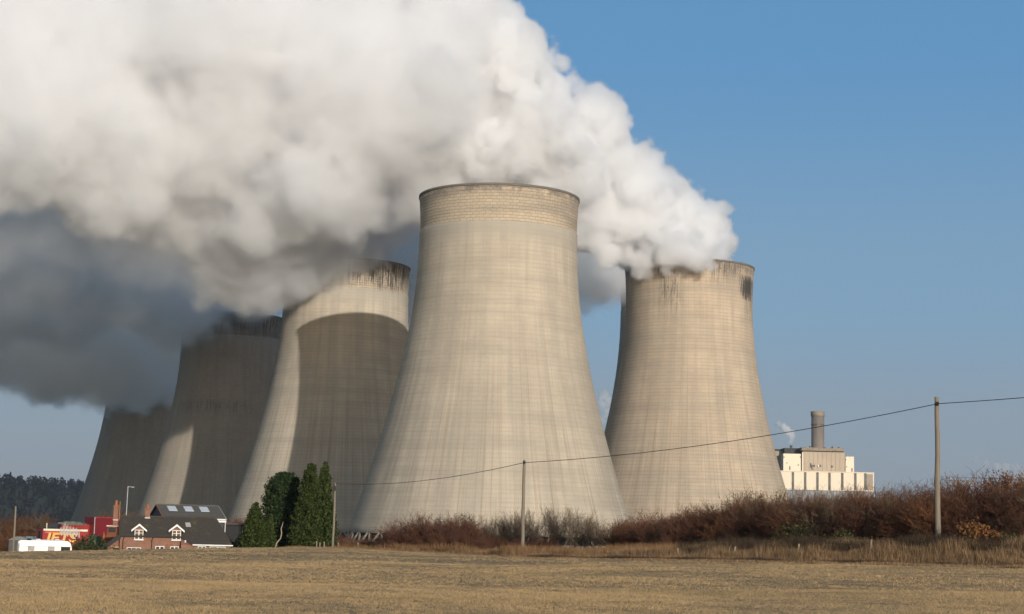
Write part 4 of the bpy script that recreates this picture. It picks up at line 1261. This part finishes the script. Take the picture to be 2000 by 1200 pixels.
# leaf-bearing shrubs standing out of the thicket
def leafy(name, px, top, d, key, leafmat, n_leaf, size, label, cat, part="foliage", low=0.3, wide=1.0, group=None):
    p = at(px, 1060, d); g = gz(p.x, d)
    h = at(px, top, d).z - g
    me, tips, topz = SHRUB[key][int(rv.integers(len(SHRUB[key])))]
    s = h / topz
    t = thing(name, label, cat, (p.x, d, g), rv.uniform(0, 6), group)
    st = link_mesh("stems", me, None, t); st.scale = (s * wide, s * wide, s)
    tp = tips[tips[:, 2] > low * topz]
    c = tp[rv.integers(len(tp), size=n_leaf)] * np.array([s * wide, s * wide, s])
    link_mesh(part, mesh_np("leaves", *leaf_quads(rv, c, size, 0.13)), leafmat, t)
    return t
leafy("oak_sapling", 1490, 955, 141, "sapling", m_leaf_pale, 1500, 0.12, "pale tan young oak with dead leaves rising above the thicket before the sooty tower", "tree", low=0.55)
leafy("oak_sapling", 1585, 968, 126, "red", m_leaf_brown, 700, 0.10, "orange-leaved shrub at the thicket top in front of the white power house", "shrub", low=0.6)
leafy("oak_shrub", 1905, 1015, 101.5, "dark", m_leaf_brown, 1300, 0.11, "bright orange-leaved low oak in the thicket right of the near pole", "shrub", low=0.45, wide=1.3)
leafy("oak_sapling", 1942, 918, 113, "sapling", m_leaf_brown, 500, 0.10, "tall thin sapling with brown leaves at its top above the far right thicket", "tree", low=0.75)
leafy("oak_sapling", 1972, 928, 111, "sapling", m_leaf_brown, 420, 0.10, "brown-leaved sapling, second above the far right thicket", "tree", low=0.8)
leafy("bramble_bush", 1565, 1010, 118.0, "dark", m_leaf_green, 2200, 0.10, "dull green bramble bush inside the thicket below the power house", "shrub", low=0.1, wide=1.3)
leafy("bramble_bush", 1650, 1032, 113.0, "dark", m_leaf_green, 1500, 0.09, "low dark green bramble under the thicket left of the near pole", "shrub", low=0.1, wide=1.3)
leafy("bramble_bush", 1960, 1040, 102.0, "dark", m_leaf_green, 1500, 0.09, "low dark green bramble at the far right end of the thicket", "shrub", low=0.1, wide=1.3)

# scrub in the middle, in front of the nearest tower
md = fi([660, 800, 1000, 1240], [196, 186, 172, 150])
mt = fi([775, 800, 830, 870, 910, 940, 960], [1028, 1006, 994, 992, 1002, 1022, 1034])
ML = "purple-brown bare bush in the rounded clump before the front tower"
hedge_row(778, 958, 14, lambda p: md(p) + 4, mt, ["red"], "bare_bush", ML, "shrub", "bushes of the rounded clump before the front tower", 1.5)
hedge_row(785, 950, 16, lambda p: md(p) + 1, lambda p: mt(p) * 0.5 + 1066 * 0.5, ["red", "red"], "bare_bush", ML, "shrub", "bushes of the rounded clump before the front tower", 1.0)
leafy("green_sapling", 918, 1001, 187, "sapling", m_leaf_sap, 900, 0.13, "olive green leafy sapling beside the rounded bare clump", "tree", low=0.35)
st_ = fi([945, 1000, 1040, 1100, 1150, 1165, 1210, 1240], [1004, 994, 988, 978, 992, 1010, 1004, 1008])
SL = "slender bare sapling in the row in front of the front tower's base"
hedge_row(950, 1235, 12, lambda p: md(p) + 9, st_, ["sapling"], "bare_sapling", SL, "tree", "bare saplings before the front tower", 2.5)
hedge_row(960, 1080, 17, lambda p: md(p) + 5, fi([960, 1080], [1040, 1046]), ["red"], "low_bush", "low red-brown bush at the feet of the bare saplings", "shrub", "low bushes under the saplings", 1.5)
hedge_row(655, 800, 9, lambda p: md(p) + 6, fi([655, 700, 790], [1038, 1044, 1044]), ["rust", "red"], "low_bush", "low rusty bush before the left foot of the front tower", "shrub", "low rusty bushes at the front tower's left foot", 1.5)

# trees behind the farmstead and at the left edge
TL = "rust-brown bare tree in the row behind the parked caravan"
hedge_row(-30, 112, 11, lambda p: 285, fi([-30, 0, 50, 85, 112], [1000, 1003, 1003, 996, 1018]), ["tree", "rust"], "bare_tree", TL, "tree", "bare trees behind the caravan", 8)
hedge_row(-30, 160, 12, lambda p: 262, fi([-30, 60, 160], [1030, 1036, 1030]), ["rust", "dark"], "bare_tree", TL, "tree", "bare trees behind the caravan", 5)
hedge_row(205, 312, 15, lambda p: 268, fi([205, 230, 260, 312], [990, 985, 995, 988]), ["tree", "rust"], "bare_tree", "reddish bare tree behind the brick cottage's chimneys", "tree", "bare trees behind the cottage", 8)
hedge_row(435, 520, 12, lambda p: 255, fi([435, 470, 520], [1003, 1004, 1010]), ["rust", "red"], "bare_tree", "reddish bare tree between the barn and the small conifer", "tree", "bare trees right of the barn", 6)
leafy("garden_bush", 168, 1045, 184, "dark", m_leaf_green, 9000, 0.16, "olive green rounded bush between the caravan and the cottage", "shrub", low=0.05, wide=1.6)
leafy("garden_bush", 455, 1042, 196, "dark", m_leaf_green, 5000, 0.15, "dark green bush beside the small conifer at the cottage's right end", "shrub", low=0.05, wide=1.3)

# conifers
def conifer(px0, px1, top, d, mat, n, label, seed, shape="cone", size=0.15, base=1085, ex=0.70):
    rng = np.random.default_rng(seed)
    pxc = (px0 + px1) / 2
    p = at(pxc, base, d); g = gz(p.x, d)
    tip = at(pxc, top, d)
    h = tip.z - g
    rad = (px1 - px0) / 2 * d / F
    t = thing("conifer", label, "conifer", (p.x, d, g), rng.uniform(0, 6))
    z = h * (1 - np.sqrt(rng.uniform(0, 1, n)) * 0.97) if shape == "cone" else h * rng.uniform(0.04, 1.0, n)
    # whorled boughs: each leaf belongs to a bough; boughs push the outline in and out
    nb = 520 if shape == 'cone' else 750
    bz = h * (1 - rng.uniform(0, 1, nb) ** 0.62) if shape == "cone" else h * rng.uniform(0.0, 0.98, nb)
    ba = rng.uniform(0, 2 * math.pi, nb)
    u = bz / h
    if shape == "cone":
        env = np.where(u < 0.18, 0.88 + 0.66 * u, 1.0) * np.clip((1 - u) ** ex * 1.25, 0.03, 1)
    else:
        env = np.clip(1.04 * (1 - np.clip((u - 0.66) / 0.36, 0, 1) ** 2.0), 0.10, 1) * np.where(u < 0.10, 0.9 + u, 1)
    br = rad * env * rng.uniform(0.74, 1.12, nb)
    k = rng.integers(nb, size=n)
    s = rng.uniform(0.35, 1.0, n) ** 0.6
    ang = ba[k] + rng.normal(size=n) * 0.17
    rr = br[k] * s
    zz = bz[k] + s ** 2 * 0.06 * h + rng.normal(size=n) * 0.14 - (1 - s) * 0.2
    c = np.stack([rr * np.cos(ang), rr * np.sin(ang), np.clip(zz, 0.15, h)], 1)
    V, F_ = leaf_quads(rng, c, size, 0.05, elong=1.7, droop=-0.5)
    tipc = np.stack([rng.normal(size=60) * 0.06, rng.normal(size=60) * 0.06, h * rng.uniform(0.93, 1.02, 60)], 1)
    V2, F2 = leaf_quads(rng, tipc, size * 0.7, 0.02, elong=1.8)
    v, f = joinvf([(V, F_), (V2, F2)])
    link_mesh("crown", mesh_np("conifer_crown", v, f), mat, t)
    link_mesh("trunk", bar_mesh((0, 0, -0.3), (0, 0, h * 0.93), 0.42, "conifer_trunk", 0.05), m_bark, t)
    return t
conifer(509, 592, 925, 197, m_conifer_d, 36000, "dark blunt-topped conifer behind the tall bright green one", 1, "blunt")
conifer(562, 640, 908, 190, m_conifer_l, 38000, "tallest bright green conifer, broad and pointed, next to the thin pole", 2, "cone")
conifer(600, 657, 905, 197, m_conifer_l, 18000, "narrow green conifer partly hidden behind the tallest one", 3, "cone")
conifer(462, 530, 984, 188, m_conifer_l, 17000, "small pointed conifer beside the cottage's low roof", 4, "cone", ex=0.8)
conifer(508, 542, 1012, 189, m_conifer_l, 8000, "smallest low conifer touching the small pointed one", 5, "cone", ex=0.8)

# distant wood: reads as one mass
rw = np.random.default_rng(5)
cs, tr = [], []
NW = 2600
wx = rw.uniform(-1500, -150, NW); wy = 2150 + rw.uniform(0, 1, NW) ** 0.8 * 900
for x, y in zip(wx, wy):
    if x / y > -0.13: continue
    z = float(hill_h(x, y)); h = rw.uniform(10, 19); r = rw.uniform(3.0, 6.0)
    n = 46
    con = rw.uniform() < 0.22
    u = rw.uniform(0, 1, n)
    a = rw.uniform(0, 6.28, n)
    rad = r * (0.55 * (1 - u) if con else np.sin(np.clip(u * 0.9 + 0.1, 0, 1) * math.pi) ** 0.6) * rw.uniform(0.4, 1, n)
    cs.append(np.stack([x + rad * np.cos(a), y + rad * np.sin(a), z + h * (0.1 + 0.9 * u) * (1.15 if con else 1)], 1))
cs = np.concatenate(cs)
m_wood = island_mat("distant_leaves_painted_shade", [(0.008, 0.010, 0.009), (0.012, 0.012, 0.011), (0.026, 0.022, 0.017), (0.006, 0.009, 0.008)], trans=0.1)  # leaf colours darkened to stand in for the steam's shadow on the hill
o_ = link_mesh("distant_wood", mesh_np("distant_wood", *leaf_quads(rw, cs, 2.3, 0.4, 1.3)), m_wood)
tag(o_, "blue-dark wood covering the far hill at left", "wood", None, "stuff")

# grass
def tufts(rng, xy, h, w, blades, lean=0.5, spread=0.06):
    n = len(xy)
    k = np.repeat(np.arange(n), blades)
    m_ = len(k)
    base = np.zeros((m_, 3))
    base[:, :2] = xy[k] + rng.normal(size=(m_, 2)) * spread
    base[:, 2] = ground_z(base[:, 0], base[:, 1]) - 0.01
    hh = (h[k] if np.ndim(h) else h) * rng.uniform(0.45, 1.15, m_)
    a = rng.uniform(0, 2 * math.pi, m_)
    ln = rng.uniform(0.05, lean, m_) * hh
    tip = base + np.stack([np.cos(a) * ln, np.sin(a) * ln, hh], 1)
    b = rng.uniform(0, 2 * math.pi, m_)
    ww = np.stack([np.cos(b), np.sin(b), 0 * b], 1) * (w * rng.uniform(0.6, 1.4, m_))[:, None] / 2
    V = np.stack([base - ww, base + ww, tip], 1).reshape(-1, 3)
    return V, np.arange(3 * m_).reshape(m_, 3)

rg = np.random.default_rng(9)
def scatter(n, y0, y1, margin=3.0):
    y = np.sqrt(rg.uniform(y0 ** 2, y1 ** 2, n))
    x = rg.uniform(-1, 1, n) * (0.305 * y + margin)
    return np.stack([x, y], 1)
def patchy(xy, f):
    """0..1 clumpy value per point."""
    x, y = xy[:, 0], xy[:, 1]
    v = np.sin(x * 0.9 * f + 1.3 * np.sin(y * 0.31 * f)) + np.sin(y * 0.7 * f + 1.7 * np.sin(x * 0.43 * f + 2)) + 0.7 * np.sin((x + y) * 1.9 * f + 2 * np.sin(x * 0.8 * f))
    return np.clip((v + 2.7) / 5.4, 0, 1)
P_ = []
for n, y0, y1, w, b in ((80000, 33, 60, 0.010, 6), (60000, 60, 100, 0.018, 5), (45000, 100, 178, 0.03, 4)):
    xy = scatter(n, y0, y1)
    px = 1000 + 3400 * xy[:, 0] / xy[:, 1]
    xy = xy[xy[:, 1] < np.interp(px, Q_PX, Q_D) + 3]
    pa = patchy(xy, 0.55) * 0.6 + patchy(xy, 1.9) * 0.4
    keep = rg.uniform(size=len(xy)) < 0.55 + 0.8 * pa
    xy, pa = xy[keep], pa[keep]
    P_.append(tufts(rg, xy, 0.035 + 0.075 * pa ** 2, w, b, 1.2, 0.07))
o_ = link_mesh("field_grass", mesh_np("field_grass", *joinvf(P_)), m_stub)
tag(o_, "short dry straw-coloured grass covering the open field", "grass", None, "stuff")

# tall grass on the verge along the hedge
px = rg.uniform(560, 2120, 30000)
d = np.interp(px, Q_PX, Q_D) + rg.uniform(-0.3, 1, 30000) * np.interp(px, [560, 900, 1300, 2100], [4, 8, 9, 9])
xy = np.stack([(px - 1000) / 3400 * d, d], 1)
edge = np.clip((d - np.interp(px, Q_PX, Q_D)) / 2.5, 0.25, 1)
hgt = np.interp(px, [560, 700, 1000, 1300, 1600, 2100], [0.22, 0.32, 0.5, 0.65, 0.78, 0.82]) * edge * (0.35 + 0.95 * patchy(xy, 1.7))
o_ = link_mesh("verge_grass", mesh_np("verge_grass", *tufts(rg, xy, hgt, 0.022, 6, 0.45, 0.10)), m_straw)
tag(o_, "tall pale dead grass along the edge of the field", "grass", None, "stuff")
px = rg.uniform(1040, 2120, 5000)
d = np.interp(px, Q_PX, Q_D) + rg.uniform(-0.3, 0.7, 5000)
xy = np.stack([(px - 1000) / 3400 * d, d], 1)
o_ = link_mesh("verge_shade_blades", mesh_np("verge_shade_blades", *tufts(rg, xy, 0.10 + 0.22 * patchy(xy, 1.1), 0.03, 6, 0.7, 0.12)), m_twig_dark)  # dark blades added to stand for the shade at the verge's foot
tag(o_, "dark low blades standing in for shade between the short field grass and the tall verge", "weeds", None, "stuff")
px = rg.uniform(640, 1330, 9000)
d = np.interp(px, Q_PX, Q_D) + rg.uniform(3, 17, 9000)
xy = np.stack([(px - 1000) / 3400 * d, d], 1)
hgt = (0.35 + 0.75 * patchy(xy, 0.8)) * np.interp(px, [640, 800, 1330], [0.7, 1.1, 0.9])
o_ = link_mesh("rusty_weeds", mesh_np("rusty_weeds", *tufts(rg, xy, hgt, 0.03, 6, 0.55, 0.14)), m_rust_weed)
tag(o_, "rust-coloured dead weeds between the field and the bare bushes", "weeds", None, "stuff")
px = rg.uniform(1330, 2120, 6000)
d = np.interp(px, Q_PX, Q_D) + rg.uniform(4, 12, 6000)
xy = np.stack([(px - 1000) / 3400 * d, d], 1)
o_ = link_mesh("dead_undergrowth", mesh_np("dead_undergrowth", *tufts(rg, xy, 0.5 + 0.8 * patchy(xy, 0.9), 0.03, 6, 0.6, 0.14)), m_twig_dark)
tag(o_, "dark dead undergrowth at the foot of the right-hand thicket", "undergrowth", None, "stuff")
# ------------------------------------------------------------------ steam
def px_puffs(rows):
    """rows (px, py, depth, radius px) -> world spheres."""
    return [(np.array(at(px, py, d)), r * d / F) for px, py, d, r in rows]

def steam(name, label, rows, density, voxel, seed, edge, worley=(0.05, 5.0), fbm=(0.03, 5.0), kids=3, join=4.0, swell=0.0, mottle=0.5, g=0.35, albedo=(0.982, 0.986, 0.992), group="steam plumes from the cooling towers"):
    """A cloud of vapour: puffs blended together, their surface broken into billows (worley) and torn by
    turbulence (fbm), thinning out over `edge` metres; evaluated once into a density grid."""
    rng = np.random.default_rng(seed)
    puffs = []
    for c, r in px_puffs(rows):
        r += swell
        puffs.append((c, r))
        for _ in range(kids):
            d = rng.normal(size=3); d /= np.linalg.norm(d)
            rr = r * rng.uniform(0.3, 0.5)
            puffs.append((c + d * (r - rr * 0.35), rr))
    pad = worley[1] + fbm[1] + 3
    lo = np.min([c - r for c, r in puffs], axis=0) - pad
    hi = np.max([c + r for c, r in puffs], axis=0) + pad
    ng = bpy.data.node_groups.new("steam_density", 'GeometryNodeTree')
    ng.interface.new_socket("Geometry", in_out='INPUT', socket_type='NodeSocketGeometry')
    ng.interface.new_socket("Geometry", in_out='OUTPUT', socket_type='NodeSocketGeometry')
    N, L = ng.nodes, ng.links
    def mth(op, a, b, c=None):
        nd = N.new("ShaderNodeMath"); nd.operation = op
        for k, v in enumerate((a, b, c)):
            if v is None: continue
            if isinstance(v, (int, float, np.floating)): nd.inputs[k].default_value = float(v)
            else: L.new(v, nd.inputs[k])
        return nd.outputs[0]
    pos = N.new("GeometryNodeInputPosition").outputs[0]
    off = N.new("ShaderNodeVectorMath"); off.operation = 'ADD'
    L.new(pos, off.inputs[0]); off.inputs[1].default_value = (seed * 37.0, seed * 11.0, seed * 5.0)
    def noise(scale, detail, rough=0.6, vec=None):
        nd = N.new("ShaderNodeTexNoise")
        L.new(vec or off.outputs[0], nd.inputs["Vector"])
        nd.inputs["Scale"].default_value = scale; nd.inputs["Detail"].default_value = detail; nd.inputs["Roughness"].default_value = rough
        return nd
    dist = None
    for c, r in puffs:
        vm = N.new("ShaderNodeVectorMath"); vm.operation = 'DISTANCE'
        L.new(pos, vm.inputs[0]); vm.inputs[1].default_value = tuple(c)
        d = mth('SUBTRACT', vm.outputs["Value"], r)
        dist = d if dist is None else mth('SMOOTH_MIN', dist, d, join)
    # domain warp, then billows
    wn_ = noise(worley[0] * 0.8, 3)
    ws = N.new("ShaderNodeVectorMath"); ws.operation = 'SCALE'
    L.new(wn_.outputs["Color"], ws.inputs[0]); ws.inputs[3].default_value = 0.45 / worley[0]
    wp = N.new("ShaderNodeVectorMath"); wp.operation = 'ADD'
    L.new(off.outputs[0], wp.inputs[0]); L.new(ws.outputs[0], wp.inputs[1])
    vo = N.new("ShaderNodeTexVoronoi"); vo.feature = 'F1'
    L.new(wp.outputs[0], vo.inputs["Vector"])
    vo.inputs["Scale"].default_value = worley[0]; vo.inputs["Detail"].default_value = 3.0
    vo.inputs["Roughness"].default_value = 0.45; vo.inputs["Lacunarity"].default_value = 2.3
    dist = mth('ADD', dist, mth('MULTIPLY', mth('SUBTRACT', vo.outputs["Distance"], 0.5), worley[1] * 2))
    fb = noise(fbm[0], 7, 0.62).outputs[0]
    dist = mth('ADD', dist, mth('MULTIPLY', mth('SUBTRACT', fb, 0.5), fbm[1] * 4))
    mr = N.new("ShaderNodeMapRange"); mr.interpolation_type = 'SMOOTHSTEP'
    L.new(mth('MULTIPLY', dist, -1.0), mr.inputs[0])
    mr.inputs[1].default_value = 0.0; mr.inputs[2].default_value = edge
    fine = noise(0.11, 4, 0.6).outputs[0]
    dens = mth('MULTIPLY', mr.outputs[0], mth('ADD', 1.0 - mottle * 0.5, mth('MULTIPLY', mth('SUBTRACT', fine, 0.25), mottle)))
    vc = N.new("GeometryNodeVolumeCube")
    L.new(dens, vc.inputs["Density"])
    vc.inputs["Min"].default_value = tuple(lo); vc.inputs["Max"].default_value = tuple(hi)
    for k, ax in enumerate("XYZ"):
        vc.inputs["Resolution " + ax].default_value = int(max(8, (hi[k] - lo[k]) / voxel))
    m, t = new_mat("steam_vapour")
    v = t.n("ShaderNodeVolumePrincipled")
    v.inputs["Color"].default_value = (*albedo, 1)
    v.inputs["Density"].default_value = density
    v.inputs["Anisotropy"].default_value = g
    t.l(v.outputs[0], t.out.inputs["Volume"])
    sm = N.new("GeometryNodeSetMaterial"); sm.inputs["Material"].default_value = m
    L.new(vc.outputs[0], sm.inputs[0])
    go = N.new("NodeGroupOutput")
    L.new(sm.outputs[0], go.inputs[0])
    vol = bpy.data.volumes.new(name)
    vol.materials.append(m)
    o = bpy.data.objects.new(name, vol)
    C.objects.link(o)
    md = o.modifiers.new("density", 'NODES'); md.node_group = ng
    tag(o, label, "steam", group, "stuff")
    print(name, [int((hi[k] - lo[k]) / voxel) for k in range(3)])
    return o

rows5 = [(1365, 492, 695, 52), (1300, 480, 684, 58), (1258, 500, 678, 34), (1300, 508, 674, 34), (1345, 500, 674, 34), (1385, 455, 700, 40), (1368, 503, 677, 24), (1225, 468, 684, 45), (1195, 440, 680, 60), (1225, 500, 690, 30), (1410, 480, 706, 32), (1320, 405, 690, 58), (1375, 440, 698, 45), (1240, 400, 680, 85), (1240, 330, 676, 50), (1190, 330, 670, 70),
         (1150, 245, 660, 75), (1110, 330, 655, 90), (1160, 430, 675, 75), (1030, 250, 645, 105), (990, 120, 640, 95), (930, 300, 650, 110), (1050, 170, 648, 55), (900, 20, 640, 90)]
rows2 = [
         (740, 430, 712, 42), (700, 470, 705, 46), (655, 490, 697, 52), (605, 505, 690, 56), (555, 520, 684, 58), (505, 535, 680, 58), (560, 500, 712, 62), (455, 520, 676, 66), (640, 430, 690, 80), (740, 380, 690, 80), (850, 340, 660, 92), (540, 455, 672, 95), (470, 400, 655, 125),
         (620, 310, 640, 150), (800, 180, 630, 160), (420, 230, 630, 165), (640, 120, 620, 160), (860, 60, 630, 110), (420, 60, 610, 170), (230, 280, 620, 160),
         (210, 110, 610, 170), (20, 220, 600, 165), (20, 30, 600, 170), (560, 10, 640, 150), (720, 10, 640, 130), (-120, 120, 600, 170), (330, 380, 650, 95), (430, 470, 668, 66)]
rows7 = [(60, 385, 635, 128), (-60, 420, 635, 138), (170, 435, 645, 112), (270, 475, 652, 98), (340, 455, 660, 105), (395, 505, 668, 78), (230, 385, 632, 112),
         (50, 490, 690, 112), (180, 510, 705, 98), (-70, 500, 690, 125), (300, 555, 735, 74), (390, 560, 720, 58)]
rows3 = [(120, 590, 860, 90), (-20, 590, 840, 95), (470, 572, 880, 42), (440, 580, 875, 48), (395, 578, 860, 66), (358, 610, 850, 58), (320, 560, 850, 90), (220, 510, 830, 115), (80, 460, 820, 130), (-80, 430, 800, 140), (260, 450, 830, 110), (120, 380, 800, 110), (505, 550, 890, 46), (542, 582, 905, 36)]
rows4 = [(150, 728, 1035, 48), (60, 715, 1030, 48), (235, 735, 1050, 42), (-10, 690, 1015, 60), (330, 700, 1085, 62), (285, 712, 1080, 72), (350, 670, 1000, 50), (270, 690, 1050, 80), (200, 690, 1040, 88), (110, 690, 1030, 85), (20, 660, 1020, 85), (-70, 640, 1000, 90), (250, 600, 1040, 95), (120, 580, 1020, 115), (-30, 560, 1000, 120), (350, 610, 1000, 65), (290, 540, 980, 95)]
rows6 = [(1300, 560, 828, 55), (1235, 540, 815, 40), (1185, 538, 800, 46), (1140, 530, 790, 52), (1120, 500, 790, 65), (1050, 470, 780, 75), (980, 430, 770, 85), (880, 480, 770, 85), (820, 520, 790, 70), (800, 470, 800, 70), (795, 560, 830, 60), (810, 590, 800, 45)]
steam("steam_plume", "crisp bright plume leaving the tower beside the white power house", rows5, 0.50, 0.85, 5, 2.2, (0.085, 4.0), (0.07, 2.8), 4, 4.0, 4.0)
steam("steam_plume", "huge pale bank of steam across the top of the sky", rows2, 0.22, 1.3, 2, 4.0, (0.042, 4.0), (0.045, 5.5), 3, 12.0, 8.5)
steam("steam_plume", "grey steam over the dark shaded tower", rows3, 0.10, 1.6, 3, 8.0, (0.05, 5.0), (0.035, 6.0), 2, 10.0, 9.0, albedo=(0.999, 0.995, 0.987))
steam("steam_plume", "darkest low steam hanging over the farthest tower", rows4, 0.12, 1.5, 4, 8.0, (0.05, 6.0), (0.05, 8.0), 2, 10.0, 11.0, albedo=(0.999, 0.995, 0.987))
steam("steam_plume", "shadowy steam seen between the front tower and the sooty tower", rows6, 0.16, 1.6, 6, 7.0, (0.06, 4.0), (0.04, 4.0), 2, 6.0, 8.0, albedo=(0.999, 0.995, 0.987))
steam("steam_plume", "soft half-lit grey steam under the left end of the pale bank", rows7, 0.06, 1.6, 7, 20.0, (0.045, 5.0), (0.032, 7.0), 2, 12.0, 11.0, albedo=(0.997, 0.994, 0.988))
# small far plumes
far_kw = dict(kids=3, join=1.0, swell=1.3, group="far small steam puffs")
steam("small_steam", "little white puff drifting off the short stack on the power house", [(1545, 863, 1104, 4), (1548, 854, 1104, 5.5), (1543, 846, 1104, 7), (1537, 840, 1103, 6.5), (1530, 834, 1102, 6.5), (1522, 829, 1101, 5)], 0.9, 0.35, 21, 1.2, (0.35, 0.7), (0.2, 0.5), **far_kw)
steam("small_steam", "faint white puff low in the gap between the two nearest towers", [(1180, 772, 1500, 14), (1190, 784, 1500, 13), (1176, 792, 1500, 12), (1186, 808, 1500, 12), (1176, 822, 1500, 10), (1198, 800, 1500, 12), (1186, 835, 1500, 10)], 0.25, 0.7, 22, 3.0, (0.14, 1.5), (0.1, 1.2), **far_kw)
steam("small_steam", "faint streak of steam low in the sky above the far right thicket", [(1905, 898, 2400, 8), (1925, 906, 2400, 10), (1945, 912, 2400, 11), (1965, 914, 2400, 12), (1985, 916, 2400, 12), (2003, 918, 2400, 11)], 0.14, 0.9, 23, 4.0, (0.12, 1.2), (0.08, 1.8), **far_kw)
# ------------------------------------------------------------------ autumn haze
hz = MB().box(-4200, 4200, -300, 5200, -45.0, 420.0)
m_hz, t = new_mat("haze_air")
pv_ = t.n("ShaderNodeVolumePrincipled")
pv_.inputs["Color"].default_value = (0.74, 0.86, 1.0, 1)
pv_.inputs["Density"].default_value = 0.00005
pv_.inputs["Anisotropy"].default_value = 0.2
t.l(pv_.outputs[0], t.out.inputs["Volume"])
o_ = hz.build("haze", m_hz)
tag(o_, "thin pale autumn haze filling the air", "haze", None, "stuff")
